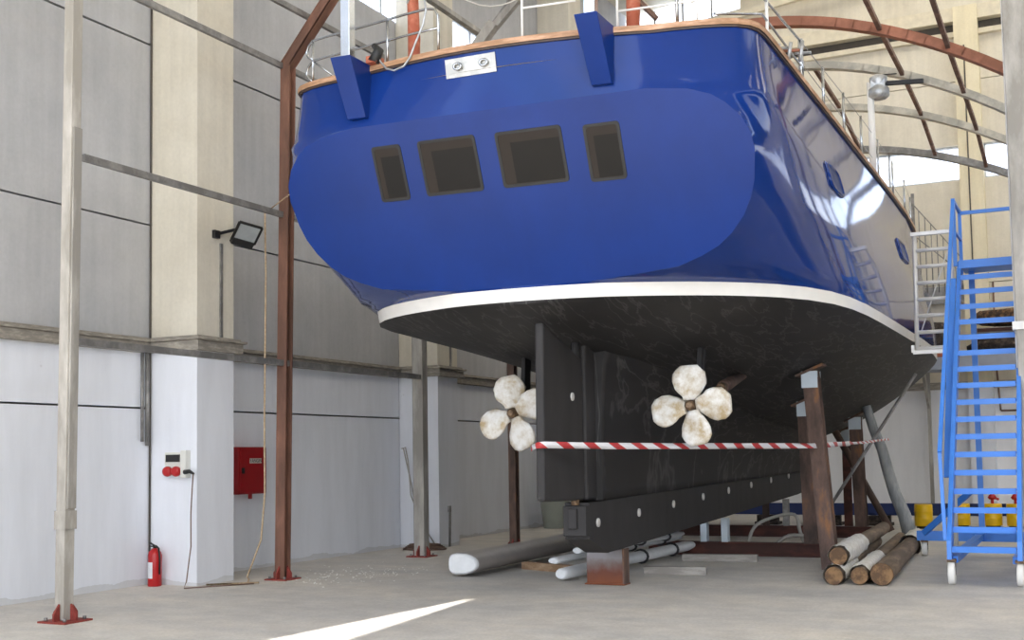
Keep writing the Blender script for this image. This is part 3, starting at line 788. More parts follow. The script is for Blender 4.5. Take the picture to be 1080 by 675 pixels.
tag(b.build('keel_block', 'block', bevel=.008, origin=(-5.2, 13.3, 0)), 'square rusty steel block on the floor carrying the aft end of the keel', 'steel block')
# leaning braces
t = thing('leaning_timber', 'thick grey weathered timber leaning from the floor up to the starboard bilge', 'timber', (-2.75, 20.8, 0))
x1, y1 = -3.4, 20.8; z1 = hull_z(x1, y1)-.02
b = MB(); P = [Vector((-2.75, 20.8, .06)).lerp(Vector((x1, y1, z1)), k/6) for k in range(7)]
for k in range(6): P[k].x += .02*math.sin(k*2)
b.tube(P, [.115, .112, .105, .1, .095, .085, .08], 7, rough=.05); b.build('trunk', 'timber', t)
b = MB(); b.bar((-3.9, 21.9, .05), (-5.0, 21.9, 2.6), .09, .09); b.bar((-4.0, 21.9, .03), (-3.4, 21.9, .03), .15, .04); b.bar((-3.9, 21.9, .05), (-4.75, 21.9, 1.9), .09, .09)
o = None
def brace(name, a, c, w, mat, lab, cat='brace'):
    b = MB(); b.tube([a, Vector(a).lerp(Vector(c), .5), c], w, 10); return tag(b.build(name, mat, origin=a), lab, cat)
b.bm.free()
brace('diagonal_brace', (-3.3, 22.4, .06), (-4.25, 22.4, hull_z(-4.25, 22.4)-.03), .065, 'rust', 'dark round steel brace slanting down right behind the forward prop')
brace('raking_pole', (-4.0, 19.2, .3), (-2.42, 19.6, 2.75), .027, 'bar', 'thin grey pole raking up right to the turn of the bilge, crossing the leaning timber')

# barrier tape
b = MB(); me_pts = [(-5.3, 11.25, 1.62), (-5.1, 10.95, 1.65), (-5.02, 10.94, 1.655), (-4.6, 11.8, 1.64), (-3.22, 15.5, 1.625), (-3.0, 17.5, 1.66), (-3.02, 20.6, 1.72)]
N = 140; L = 0; uvs = []; prevp = None; rowsT = []
def pathpt(t):
    k = min(int(t*(len(me_pts)-1)), len(me_pts)-2); f = t*(len(me_pts)-1)-k; return Vector(me_pts[k]).lerp(Vector(me_pts[k+1]), f)
seg = [ (Vector(a)-Vector(c)).length for a, c in zip(me_pts, me_pts[1:])]; tot = sum(seg)
def arc(s):
    for k, l in enumerate(seg):
        if s <= l or k == len(seg)-1: return Vector(me_pts[k]).lerp(Vector(me_pts[k+1]), min(1, s/l))
        s -= l
bt = b.bm; uvl = bt.loops.layers.uv.new('UVMap'); rowv = []
for i in range(N+1):
    s = tot*i/N; p = arc(s); tw = .35*math.sin(s*2.1)+.12*math.sin(s*7); p.z += -.012*math.sin(PI*i/N)
    off = Vector((math.sin(tw)*.035, 0, math.cos(tw)*.035*(1 if s < 7 else .55))); rowv.append((bt.verts.new(p-off), bt.verts.new(p+off), s))
for (a, c, s0), (d, e, s1) in zip(rowv, rowv[1:]):
    f = bt.faces.new([a, d, e, c]); f.smooth = True
    for lp, uv in zip(f.loops, ((s0, 0), (s1, 0), (s1, 1), (s0, 1))): lp[uvl].uv = (uv[0]/.37, uv[1])
b.mats = ['x']
o = b.build('barrier_tape', 'tape', normals=False); so = o.modifiers.new('thick', 'SOLIDIFY'); so.thickness = .002
tag(o, 'red and white striped barrier tape stretched from the rudder past the props to the timber', 'tape')
b = MB(); b.tube([(-5.1, 10.95, 1.66), (-5.2, 11.05, 1.64), (-5.25, 11.1, 1.62), (-5.1, 11.3, 1.6)], .012, 6)
b.bm.free()

# ------------------------------------------------------------------ frame legs, rails, arches
def base_plate(t, x, y, w=.3):
    b = MB(); b.box(x-w*.6, x+w*.6, y-w*.6, y+w*.6, 0, .018); b.build('base_plate', 'primer', t)
    for sx, sy_ in ((1, 0), (-1, 0), (0, 1), (0, -1)):
        b = MB(); p = Vector((x+sx*w*.26, y+sy_*w*.26, .018)); q = Vector((x+sx*w*.5, y+sy_*w*.5, .018)); n_ = Vector((sy_, sx, 0))*.012
        b.prism([p-n_, q-n_, q+Vector((0, 0, .07))-n_, p+Vector((0, 0, .16))-n_], n_*2); b.build('gusset', 'primer', t)
    for sx in (1, -1):
        for sy_ in (1, -1): b = MB(); b.lathe((x+sx*w*.42, y+sy_*w*.42, .018), [(.018, 0), (.018, .03)], 6); b.build('anchor_bolt', 'bar', t)
FXL = -9.2
t = thing('tent_frame_leg', 'pale flaking steel frame post nearest the camera on the left, bolted to the floor', 'frame post', (-9.06, 8.48, 0))
b = MB(); b.bar((-9.08, 8.48, .018), (-9.0, 8.48, 7.2), .12, .13, up=(0, 1, 0)); b.bar((-9.145, 8.49, .018), (-9.065, 8.49, 7.2), .02, .09, up=(0, 1, 0), m='greypole'); b.bar((-9.0, 8.49, 1.1), (-8.955, 8.49, 4.9), .02, .11, up=(0, 1, 0), m='greypole'); b.build('post', 'palepole', t, bevel=.008)
b = MB(); b.box(-9.14, -8.995, 8.405, 8.555, .9, 1.08); b.build('splice_collar', 'palepole', t)
base_plate(t, -9.06, 8.48)
t = thing('tent_frame_leg', 'red brown primed steel frame post with an angled rafter, second from the left', 'frame post', (-9.42, 12.41, 0))
b = MB(); b.ibeam((-9.42, 12.41, .018), (-9.3, 12.41, 6.75), .14, .14, .02, up=(0, 1, 0)); b.bar((-9.45, 12.35, .018), (-9.33, 12.35, 6.7), .1, .012, up=(0, 1, 0)); b.build('post', 'rustpole', t)
b = MB(); b.ibeam((-9.34, 12.41, 6.72), (-8.0, 12.41, 8.25), .14, .15, .02); b.bar((-9.35, 12.37, 6.68), (-8.0, 12.37, 8.24), .06, .13); b.build('rafter', 'rustpole', t); base_plate(t, -9.42, 12.41, .28)
t = thing('tent_frame_leg', 'slim grey frame post in front of the middle concrete column', 'frame post', (-9.4, 15.92, 0))
b = MB(); b.box(-9.5, -9.32, 15.84, 16.0, .018, 6.8); b.box(-9.52, -9.5, 15.86, 15.98, .018, 6.8, 'bar'); b.build('post', 'greypole', t, bevel=.008); base_plate(t, -9.41, 15.92, .3)
b2 = MB(); b2.bar((-9.4, 15.92, 6.78), (-8.0, 15.92, 8.25), .14, .16); b2.build('rafter', 'greypole', t)
t = thing('tent_frame_leg', 'broad pale grey frame post at the right edge beside the blue stairs', 'frame post', (-.5, 15.92, 0))
b = MB(); b.box(-.74, -.3, 15.7, 16.1, .018, 7.6); b.box(-.76, -.74, 15.78, 15.98, .018, 7.6, 'white'); b.build('post', 'palepole', t, bevel=.02)
b = MB(); b.box(-.78, -.28, 15.66, 16.14, 3.0, 3.1); b.build('splice_collar', 'white', t); base_plate(t, -.5, 15.92, .5)
# horizontal side rails between the posts
for z, y0, y1, lab in ((4.75, 8.95, 17.5, 'grey side rail at mid height along the left frame posts'), (6.74, 4, 15.9, 'grey upper side rail along the left frame posts meeting the rafter knee'), (2.8, 8.8, 15.9, 'low grey side rail level with the wall ledge'),):
    b = MB(); b.bar((-9.36, y0, z), (-9.36, y1, z), .05, .075); tag(b.build('side_rail', 'bar'), lab, 'rail')
b = MB(); b.bar((-9.0, 4, 7.3), (-8.95, 14.2, 7.35), .05, .07); tag(b.build('side_rail', 'bar'), 'highest side rail, fixed to the sloping rafter of the brown post', 'rail')
b = MB(); b.bar((-9.4, 15.2, 9.05), (-9.4, 18.41, 9.05), .1, .08); b.bar((-9.4, 18.3, 9.0), (-8.0, 18.41, 10.35), .12, .12); b.bar((-9.38, 18.35, 9.15), (-8.1, 18.41, 10.55), .04, .04, m='bar')
tag(b.build('roof_brace', 'greypole'), 'pale steel roof braces meeting in a V above the stern rail', 'brace')
b = MB(); pts = [Vector((-9.4, 16.5, 9.45)).lerp(Vector((-8.4, 18.6, 9.95)), k/10)+Vector((0, 0, -.45*math.sin(PI*k/10))) for k in range(11)]
b.tube(pts, .012, 6); tag(b.build('slack_cable', 'white'), 'thin white cable hanging in a slack curve above the stern rail', 'cable')
b = MB(); b.bar((-8.2, 20.4, 11.2), (-7.2, 21.4, 10.0), .08, .08); tag(b.build('roof_brace', 'purlin'), 'thin brown sloping strut in front of the far concrete column', 'brace')
# arches
def arch(name, y, mat, lab, zapex, zk, half=4.15, w=.16, h=.2, cx=-4.75, t0=-.925, t1=1.0):
    t_ = thing(name, lab, 'roof arch', (cx+half, y, 0)); b = MB(); pts = []
    for k in range(33):
        t = lerp(t0, t1, k/32); x = cx+half*t; z = zk+(zapex-zk)*(1-abs(t)**2.0); pts.append(Vector((x, y, z)))
    for p, q in zip(pts, pts[1:]):
        d = (q-p).normalized()*.005; b.bar(p-d, q+d, w, h)
    b.build('curved_beam', mat, t_)
    ends = [pts[-1]]+([pts[0]] if mat == 'arch' else [])
    for p in ends:
        b = MB(); b.ibeam((p.x, y, .018), (p.x, y, p.z+.03), .13, .13, .02, up=(0, 1, 0)); b.build('leg', 'rust' if mat == 'arch' else mat, t_)
        base_plate(t_, p.x, y, .26)
    return t_
arch('roof_arch', 17.55, 'arch', 'orange brown primed arch curving over the yacht, nearest and highest of the arches', 8.13, 6.68, h=.14)
arch('roof_arch', 19.9, 'archgrey', 'grey steel arch directly beyond the orange brown arch', 8.15, 6.66, h=.12)
arch('roof_arch', 22.3, 'archgrey', 'grey steel arch, third from the camera, in front of the pale wall', 8.05, 6.7, h=.12)
arch('roof_arch', 24.4, 'bar', 'lowest and farthest grey arch, crossing the bright window strip', 7.72, 6.55, h=.13)
# purlins, following the arches
for x, lab in ((-3.93, 'brown roof purlin running between the arches behind the winch post'), (-2.48, 'brown roof purlin, middle one of the three right of the yacht'), (-1.55, 'brown roof purlin nearest the right frame post')):
    def az(za, zk): t = (x+4.75)/4.15; return zk+(za-zk)*(1-t*t)
    P = [(x, 14.6, az(8.13, 6.68)+.05), (x, 17.55, az(8.13, 6.68)+.0), (x, 19.9, az(8.15, 6.66)), (x, 22.3, az(8.05, 6.7)), (x, 24.4, az(7.72, 6.55))]
    if x < -3: P = P[2:]
    b = MB()
    for p, q in zip(P, P[1:]): b.bar(p, q, .06, .07)
    tag(b.build('roof_purlin', 'purlin'), lab, 'purlin')

# ------------------------------------------------------------------ blue mobile stairs
st = thing('mobile_stairs', 'tall bright blue steel stairs on white castors at the right', 'stairs', (-1.1, 14.4, 0))
xl, xr = -1.48, -.74; z0, rise, Y0, Y1, NSTEP = .42, .215, 14.33, 16.9, 17
run = (Y1-Y0)/NSTEP
b = MB()
for k in range(NSTEP):
    y = Y0+run*k; z = z0+rise*k
    s = MB(); s.box(xl+.03, xr-.03, y-.02, y+.16, z-.02, z+.005); s.box(xl+.03, xr-.03, y-.03, y-.005, z-.055, z+.012)
    s.build('step', 'paint_blue', st)
b.bm.free()
for s_, x in ((-1, xl), (1, xr)):
    b = MB(); b.prism([(x-.02, Y0-.1, .29), (x-.02, Y0+.12, .29), (x-.02, Y0+.14, .42), (x-.02, Y1+.15, z0+rise*NSTEP-.1), (x-.02, Y1+.05, z0+rise*NSTEP+.02), (x-.02, Y0-.07, .5)], (.05, 0, 0))
    b.build('stringer', 'paint_blue', st)
    xo = x+s_*.08
    b = MB(); zt = z0+rise*NSTEP
    if s_ < 0:
        b.bar((x-.04, Y0+.0, .5), (xo, Y0+.15, 1.5), .04, .04); b.bar((xo, Y0+.15, 1.5), (xo+.04, Y1, zt+.85), .045, .05); b.bar((xo, Y0+.9, 1.2), (xo+.01, Y1-.2, zt-.25), .09, .03)
        b.bar((xo+.04, Y1, zt-.05), (xo+.04, Y1, zt+.88), .05, .05); b.bar((xo+.04, Y1+.9, zt-.05), (xo+.04, Y1+.9, zt+.88), .045, .045)
        b.bar((xo+.04, Y1, zt+.86), (xo+.04, Y1+.9, zt+.86), .04, .04); b.bar((xo+.04, Y1, zt+.45), (xo+.04, Y1+.9, zt+.45), .03, .03)
    else:
        b.bar((xo-.04, Y1+.9, zt-.05), (xo-.04, Y1+.9, zt+.88), .045, .045)
    b.build('handrail', 'paint_blue', st)
b = MB(); zt = z0+rise*NSTEP; b.bar((xl-.04, Y1+.9, zt+.84), (xr+.04, Y1+.9, zt+.84), .04, .05); b.build('guard_rail', 'paint_blue', st)
b = MB(); b.box(xl, xr, Y1-.02, Y1+.95, zt-.03, zt+.01); b.box(xl, xr, Y1-.03, Y1+.0, zt-.09, zt+.02); b.build('platform', 'paint_blue', st)
b = MB()
for x in (xl+.1, xr-.04): b.bar((x, Y1+.75, .35), (x, Y1+.75, zt), .075, .06)
b.bar((xl+.08, Y1+.75, 1.7), (xr, Y1+.75, 1.7), .05, .05); b.bar((xl+.08, Y1+.75, 2.9), (xr, Y1+.75, 2.9), .05, .05)
b.build('rear_leg', 'paint_blue', st)
b = MB(); b.box(-2.3, -.7, 18.0, 18.12, .22, .36); b.box(-1.5, -1.4, 14.4, 18.1, .24, .32); b.box(-.82, -.72, 14.4, 18.1, .24, .32); b.bar((-2.2, 18.0, .33), (-1.5, 17.6, .95), .05, .08)
b.build('base_frame', 'paint_blue', st)
for (x, y, r) in ((xl+.02, Y0-.02, .13), (xr, Y0-.02, .13), (-2.2, 18.05, .1), (-.78, 18.05, .1)):
    b = MB(); b.lathe((x-.03, y, r), [(r*.55, -.01), (r*.93, -.006), (r, .006), (r, .056), (r*.93, .068), (r*.55, .072)], 22, axis=(1, 0, 0)); c = b.build('castor', 'caster', st)
    b = MB(); b.lathe((x+.028, y, r), [(.022, 0), (.022, .014)], 10, axis=(1, 0, 0)); b.prism([(x+.036, y-.03, r-.02), (x+.036, y+.03, r-.02), (x+.036, y+.05, r*2+.01), (x+.036, y-.04, r*2+.01)], (.006, 0, 0)); b.box(x-.05, x+.05, y-.05, y+.05, r*2, r*2+.03); b.build('fork', 'bronze', c)
# ------------------------------------------------------------------ aluminium scaffold
sc_ = thing('scaffold_tower', 'narrow aluminium scaffold ladder frame between the hull side and the blue stairs', 'scaffold', (-1.8, 17, 0))
xa, xb, ys_ = -2.07, -1.57, 17.0
b = MB(); b.tube([(xa, ys_, 2.9), (xa+.02, ys_, 4.55)], .03, 10); b.build('upright', 'alu', sc_)
b = MB(); b.tube([(xb-.1, ys_, .15), (xb-.06, ys_, 2.95), (xb+.02, ys_, 4.6)], .034, 10); b.build('upright', 'alu', sc_)
b = MB(); b.lathe((xb-.12, ys_, .08), [(.05, 0), (.08, .005), (.08, .035), (.05, .04)], 16, axis=(1, 0, 0)); b.build('castor', 'caster', sc_)
for k in range(8):
    z = 2.93+.228*k; b = MB(); b.tube([(xa, ys_, z), (xb, ys_, z)], .028 if k else .034, 8); b.build('rung', 'alu', sc_)
b = MB(); b.bar((-2.12, ys_-.04, 2.88), (-1.53, ys_-.04, 2.88), .05, .05); b.box(-2.14, -2.1, ys_-.07, ys_, 2.88, 2.98); b.build('platform_bracket', 'alu', sc_); b = MB(); b.bar((-2.1, ys_+.0, 4.53), (-1.5, ys_, 4.53), .07, .05); b.build('platform_bracket', 'alu', sc_)
b = MB(); b.tube([(xa+.05, ys_+.05, 3.15), (xb-.05, ys_+.05, 4.3)], .01, 6); b.build('diagonal', 'alu', sc_)

# ------------------------------------------------------------------ floor clutter right
def spar(lab, a, c, r, wrap0=None, wrap1=None):
    a, c = Vector(a), Vector(c); t = thing('round_spar', lab, 'spar', a, 'round wooden spars piled on the floor')
    b = MB(); N = 10; b.tube([a.lerp(c, k/N) for k in range(N+1)], [r*(1-.1*k/N) for k in range(N+1)], 16, cap=False, rough=.015); b.build('shaft', 'pole_wood', t)
    d = (c-a).normalized()
    for p, rr, sgn in ((a, r, -1), (c, r*.9, 1)):
        b = MB(); b.lathe(p, [(rr*.995, -.01), (rr*.96, .004)], 16, axis=d*sgn, smooth=False); b.build('end_grain', 'wood_end', t)
    for wr in (wrap0, wrap1):
        if wr:
            b = MB(); n = 12; b.tube([a.lerp(c, lerp(wr[0], wr[1], k/n)) for k in range(n+1)], [r*(1.12+.14*random.random()) for _ in range(n+1)], 18, cap=False, rough=.07); b.build('wrapping', 'wrap', t)
spar('round wooden spar lying on top of the pile with white wrapping near its end', (-2.68, 14.05, .315), (-3.0, 19.6, .30), .105, (.01, .38))
spar('lowest left spar of the pile, mostly hidden, white wrap at its end', (-2.70, 13.85, .105), (-3.1, 19.4, .1), .105, (.015, .3))
spar('middle spar on the floor with white wrapping behind its cut end', (-2.43, 13.95, .105), (-2.83, 20.2, .1), .1, (.02, .36))
spar('thickest bare spar on the right of the pile, wrapped only at the far end', (-2.18, 13.95, .13), (-2.54, 20.0, .12), .13, (.72, .97))
# yellow drums with red pump heads
for x, y, lab in ((-2.95, 24.2, 'yellow drum left of the blue stairs, beside the leaning timber'), (-2.3, 24.6, 'yellow drum half hidden behind the left stair rail'), (-1.72, 24.6, 'yellow drum with red pump seen between the stair steps, left one'), (-1.3, 24.5, 'yellow drum with red pump seen between the stair steps, right one')):
    r = .17; t = thing('yellow_drum', lab, 'drum', (x, y, 0), 'yellow drums behind the stairs')
    b = MB(); b.lathe((x, y, .05), [(r*.97, 0), (r, .01), (r, .13), (r*1.03, .14), (r, .15), (r, .27), (r*1.03, .28), (r, .29), (r, .4), (r*.96, .42)], 24); b.build('body', 'yellow', t)
    b = MB(); b.lathe((x, y, 0), [(r*.8, 0), (r*.8, .05)], 16); b.build('foot', 'black_pl', t)
    if x > -2.0:
        b = MB(); b.tube([(x, y, .46), (x, y, .56)], .03, 8); b.lathe((x, y, .55), [(.06, 0), (.085, .04), (.04, .1), (.02, .18)], 10); b.tube([(x, y, .6), (x+.12, y-.03, .55)], .025, 6); b.build('pump_head', 'red', t)
b = MB(); b.ibeam((-8.4, 25.0, .33), (-1.5, 25.0, .33), .16, .24, .03); b.box(-8.4, -1.5, 24.92, 24.95, .23, .43)
tag(b.build('navy_beam', 'navy'), 'long navy blue steel beam lying across the back of the workshop', 'beam')
for x, lab in ((-6.2, 'low wooden block under the navy beam, behind the keel'), (-4.9, 'dark pallet block under the navy beam between the props'), (-3.9, 'pallet block under the right half of the navy beam')):
    b = MB(); b.box(x-.25, x+.25, 24.8, 25.2, 0, .06); b.box(x-.22, x+.22, 24.88, 25.05, .06, .2); b.box(x-.2, x-.1, 25.05, 25.15, .07, .2); b.box(x+.1, x+.2, 25.05, 25.15, .07, .2)
    tag(b.build('support_block', 'darknet'), lab, 'block')
# storage rack at the back
rk = thing('storage_rack', 'high shelf loaded with dark bundles on the back wall behind the stairs', 'shelf', (-2, 28.3, 0))
b = MB(); b.box(-3.4, .3, 27.8, 28.9, 3.32, 3.6); b.build('shelf_board', 'greybox', rk)
b = MB()
for x in (-3.3, .1): b.bar((x, 28.85, 0), (x, 28.85, 3.35), .08, .08); b.bar((x, 28.8, 2.5), (x, 27.9, 3.3), .06, .06)
b.build('shelf_leg', 'greypole', rk)
def lump(name, cx, cy, cz, sx, sy_, sz, mat, lab, cat, seed):
    random.seed(seed); b = MB(); bm = b.bm; bmesh.ops.create_icosphere(bm, subdivisions=3, radius=1)
    from mathutils import noise
    for v in bm.verts:
        n_ = noise.noise(v.co*2.3+Vector((seed, 0, 0)))*.28+noise.noise(v.co*6+Vector((seed, 3, 0)))*.1
        p = v.co*(1+n_); p = Vector([math.copysign(abs(c)**.7, c) for c in p]); v.co = Vector((cx+p.x*sx, cy+p.y*sy_, cz+max(-1.0, p.z)*sz))
    for f in bm.faces: f.smooth = True
    b.mats = ['x']; return tag(b.build(name, mat, origin=(cx, cy, cz-sz)), lab, cat)
lump('net_bundle', -1.25, 28.3, 3.85, 1.05, .45, .24, 'darknet', 'dark bundled goods lying on the high shelf under the brown netting', 'bundle', 3)
lump('net_bundle', -1.25, 28.3, 4.45, 1.0, .4, .2, 'net', 'brown speckled netting heaped on top of the shelf pile', 'netting', 5)
b = MB(); b.box(-2.2, -.2, 27.95, 28.7, 4.1, 4.22, 'x'); b.box(-2.2, -.2, 27.93, 27.96, 4.12, 4.2, 'rustbeam'); tag(b.build('board_stack', 'greypole'), 'grey and maroon boards between the two bundles on the high shelf', 'boards')
lump('tarpaulin', -3.05, 28.3, 4.0, .4, .4, .42, 'darknet', 'dark heap on the high shelf just left of the blue stairs', 'bundle', 9)
b = MB(); b.tube([(-3.3, 28.0, 3.66), (-2.6, 28.0, 3.66)], .06, 10); tag(b.build('orange_roll', 'orange'), 'orange roll lying at the left end of the high shelf', 'roll')
# thin rack of white rods standing against the back wall
b = MB()
for k in range(9):
    x = -3.5+.13*k; b.tube([(x, 28.9, 5.2), (x, 28.9, 7.35-.17*k)], .012, 5)
b.tube([(-3.5, 28.9, 7.35), (-2.45, 28.9, 5.95)], .012, 5); b.tube([(-3.5, 28.9, 6.6), (-2.45, 28.9, 5.6)], .012, 5); b.bar((-3.5, 28.95, 5.1), (-3.5, 28.95, 7.6), .07, .07); b.bar((-3.6, 29.1, 5.15), (-2.4, 29.1, 5.15), .06, .4)
tag(b.build('stair_railing', 'bar'), 'slim steel stair railing against the back wall above the scaffold', 'railing')

# ------------------------------------------------------------------ clutter under the keel
t = thing('mast_section', 'long grey plastic wrapped mast section on the floor, white wrapped nose towards the camera', 'mast section', (-7.3, 13.3, 0))
A, B_ = Vector((-7.25, 13.3, .17)), Vector((-7.6, 20.2, .17)); A = Vector((-7.27, 13.35, .17)); B_ = Vector((-6.75, 17.2, .17)); B_ = Vector((-7.3, 19.5, .2))
def dprof(c, d, w, h):
    r = Vector((d.y, -d.x, 0)).normalized(); P = []
    for k in range(18):
        a = 2*PI*k/18; x = math.cos(a); z_ = math.sin(a); P.append(c+r*(w/2*(x if x > 0 else math.copysign(abs(x)**.35, x)))+Vector((0, 0, h/2*math.copysign(abs(z_)**.75, z_)*(1 if x < 0 else (1-.25*x)))))
    return P
d = (B_-A).normalized(); b = MB(); V = [[b.bm.verts.new(p) for p in dprof(A.lerp(B_, k/8), d, .42, .27)] for k in range(9)]
for P, Q in zip(V, V[1:]):
    for k in range(18): b.face([P[k], P[(k+1) % 18], Q[(k+1) % 18], Q[k]], 0, True)
b.mats = ['x']; b.face(V[-1]); b.build('body', 'plastic_grey', t)
b = MB(); V = [[b.bm.verts.new(p) for p in dprof(A+d*e, d, w, h)] for e, w, h in ((.02, .425, .275), (-.02, .42, .27), (-.05, .38, .22))]
for P, Q in zip(V, V[1:]):
    for k in range(18): b.face([P[k], P[(k+1) % 18], Q[(k+1) % 18], Q[k]], 0, True)
b.face(V[-1]); b.mats = ['x']; b.build('wrapped_nose', 'white_film', t)
# bundle of wrapped spreaders
def wrapped(lab, a, c, w, h, tip=True):
    t = thing('wrapped_spreader', lab, 'spreader', a, 'plastic wrapped spreaders beneath the keel'); a, c = Vector(a), Vector(c); d = (c-a).normalized()
    r = Vector((d.y, -d.x, 0)).normalized(); b = MB(); rings = []
    st_ = [(0, .7), (.012, .95), (.08, 1), (.5, 1.02), (.92, 1), (.98, .7), (1, .3)]
    for s, k in st_:
        p = a.lerp(c, s); rings.append([b.bm.verts.new(p+r*w/2*k*math.cos(q*PI/6)+Vector((0, 0, h/2*k*math.sin(q*PI/6)))) for q in range(12)])
    for P, Q in zip(rings, rings[1:]):
        for q in range(12): b.face([P[q], P[(q+1) % 12], Q[(q+1) % 12], Q[q]], 0, True)
    b.face(rings[0][::-1]); b.face(rings[-1]); b.mats = ['x']; b.build('body', 'white_film', t)
    for s in (.55, .8):
        b = MB(); b.tube([a.lerp(c, s)+r*(w/2+.01)*math.cos(q*PI/6)+Vector((0, 0, (h/2+.01)*math.sin(q*PI/6))) for q in range(12)], .02, 5, closed=True); b.build('strap', 'cloth', t)
wrapped('white wrapped spreader nearest the camera, just left of the steel block', (-5.85, 13.2, .095), (-5.45, 17.3, .16), .2, .15)
wrapped('white wrapped spreader lying in the middle of the bundle', (-6.08, 13.5, .225), (-5.62, 17.2, .28), .2, .09)
wrapped('white wrapped spreader at the back of the bundle, tip showing', (-5.84, 13.7, .34), (-5.45, 16.8, .36), .17, .09)
for a, c, mat, lab in (((-7.0, 14.6, .05), (-6.12, 14.25, .05), 'plank', 'brown wooden batten on the floor between the mast section and the steel block'), ((-5.2, 14.4, .05), (-4.42, 14.55, .05), 'greyplank', 'short grey timber batten lying right of the steel block'), ((-5.3, 16.3, .05), (-4.25, 16.45, .05), 'greyplank', 'grey timber batten in front of the nearer cross beam'), ((-6.6, 15.9, .05), (-5.85, 16.05, .05), 'plank', 'short wooden batten under the far end of the mast section')):
    b = MB(); b.bar(a, c, .13, .1); tag(b.build('timber_batten', mat, bevel=.006), lab, 'batten')
# hoses near the cross beams
b = MB(); P = [(-4.9, 18.3, .02), (-4.8, 18.4, .35), (-4.55, 18.5, .5), (-4.2, 18.6, .55), (-4.1, 18.5, .3), (-4.0, 18.4, .12), (-3.8, 18.3, .2), (-4.2, 18.2, .25), (-4.5, 18.1, .02)]
PP = []
for k in range(len(P)-1):
    p0, p1, p2, p3 = [Vector(P[max(0, min(len(P)-1, k+i))]) for i in (-1, 0, 1, 2)]
    for q in range(5):
        t_ = q/5; PP.append(.5*((2*p1)+(p2-p0)*t_+(2*p0-5*p1+4*p2-p3)*t_*t_+(3*p1-p0-3*p2+p3)*t_**3))
b.tube(PP, .028, 8); tag(b.build('looped_hose', 'hose'), 'pale grey hose looped on the floor between the two cross beams', 'hose')
# bucket by the wall
t = thing('plastic_bucket', 'tall grey green plastic bin against the left wall, seen beside the keel heel', 'bin', (-10.3, 22.7, 0))
b = MB(); b.lathe((-10.25, 22.9, 0), [(.24, 0), (.31, .58), (.33, .58), (.33, .62), (.29, .62), (.22, .03)], 24); b.build('body', 'bucket', t)
b = MB(); b.box(-10.0, -9.75, 23.5, 23.9, 0, .62); tag(b.build('white_carton', 'white', bevel=.01), 'white box standing right of the grey green bin', 'box')

# ------------------------------------------------------------------ left wall equipment
t = thing('fire_extinguisher', 'red fire extinguisher with white label standing on the floor by the near column', 'extinguisher', (-10.5, 11.3, 0))
ex, ey = -10.52, 11.27
b = MB(); b.lathe((ex, ey, 0), [(.078, 0), (.085, .01), (.085, .38), (.075, .42), (.045, .455), (.028, .47)], 24); b.build('cylinder', 'red', t)
b = MB(); b.lathe((ex, ey, .47), [(.025, 0), (.025, .035)], 12); b.bar((ex, ey, .5), (ex+.01, ey-.1, .545), .02, .015); b.bar((ex, ey, .485), (ex, ey-.08, .5), .02, .012); b.build('valve_handle', 'black_pl', t)
b = MB(); b.tube([(ex+.03, ey, .49), (ex+.08, ey-.02, .47), (ex+.1, ey-.02, .35), (ex+.095, ey-.02, .15)], .012, 8); b.build('hose', 'black_pl', t)
b = MB(); V = []
for k in range(7):
    a = math.radians(-150+k*14); V.append([(ex+.0865*math.cos(a), ey+.0865*math.sin(a), .1), (ex+.0865*math.cos(a), ey+.0865*math.sin(a), .3)])
b.grid(V, 'x'); b.build('label_sticker', 'label', t)
t = thing('socket_box', 'grey wall socket box with two round red power sockets on the near column', 'socket box', (-10.4, 11.4, 1.3))
b = MB(); b.box(-10.45, -10.1, 11.36, 11.42, 1.36, 1.66); b.box(-10.17, -10.08, 11.33, 11.42, 1.34, 1.68); b.build('housing', 'socket', t, bevel=.006)
b = MB(); b.box(-10.42, -10.2, 11.345, 11.36, 1.54, 1.63); b.build('breaker_window', 'frame', t)
for x in (-10.38, -10.24):
    b = MB(); b.lathe((x, 11.36, 1.42), [(.062, 0), (.066, .03), (.055, .06), (.03, .062)], 16, axis=(0, -1, 0)); b.build('power_socket', 'red', t)
b = MB(); b.tube([(-10.1, 11.33, 1.41), (-10.02, 11.33, 1.42), (-9.95, 11.33, 1.39)], [.03, .025, .012], 8, m='black_pl')
b.tube([(-9.96, 11.33, 1.39), (-9.98+.03, 11.3, 1.2), (-9.97, 11.3, .9), (-9.95, 11.28, .5), (-9.95, 11.2, .08), (-9.9, 11.1, .012), (-9.7, 11.4, .012), (-9.4, 11.8, .012)], .008, 6)
tag(b.build('power_lead', 'cable'), 'thin lead with a black plug hanging from the socket box to the floor', 'cable')
# hose cabinet
t = thing('fire_hose_cabinet', 'dark red fire hose cabinet with a pale name plate on the left wall', 'cabinet', (-10.65, 13.3, 1.0))
b = MB(); b.box(-10.75, -10.57, 12.95, 13.55, 1.07, 1.73); cab = b.build('body', 'redbox', t, bevel=.01)
b = MB(); b.box(-10.575, -10.555, 12.97, 13.53, 1.09, 1.71); door = b.build('door', 'redbox', t, bevel=.004)
b = MB(); b.box(-10.557, -10.551, 13.16, 13.42, 1.5, 1.57); npl = b.build('name_plate', 'paper', door)
cu = bpy.data.curves.new('lettering', 'FONT'); cu.body = 'YANGIN'; cu.size = .07; cu.extrude = .001; cu.align_x = 'CENTER'; cu.align_y = 'CENTER'; cu.materials.append(M['frame'])
fo = bpy.data.objects.new('lettering', cu); C.objects.link(fo); fo.rotation_euler = (PI/2, 0, PI/2); fo.location = (-10.549, 13.29, 1.535)
bpy.context.view_layer.update(); dg = bpy.context.evaluated_depsgraph_get(); me = bpy.data.meshes.new_from_object(fo.evaluated_get(dg)); me.transform(fo.matrix_world)
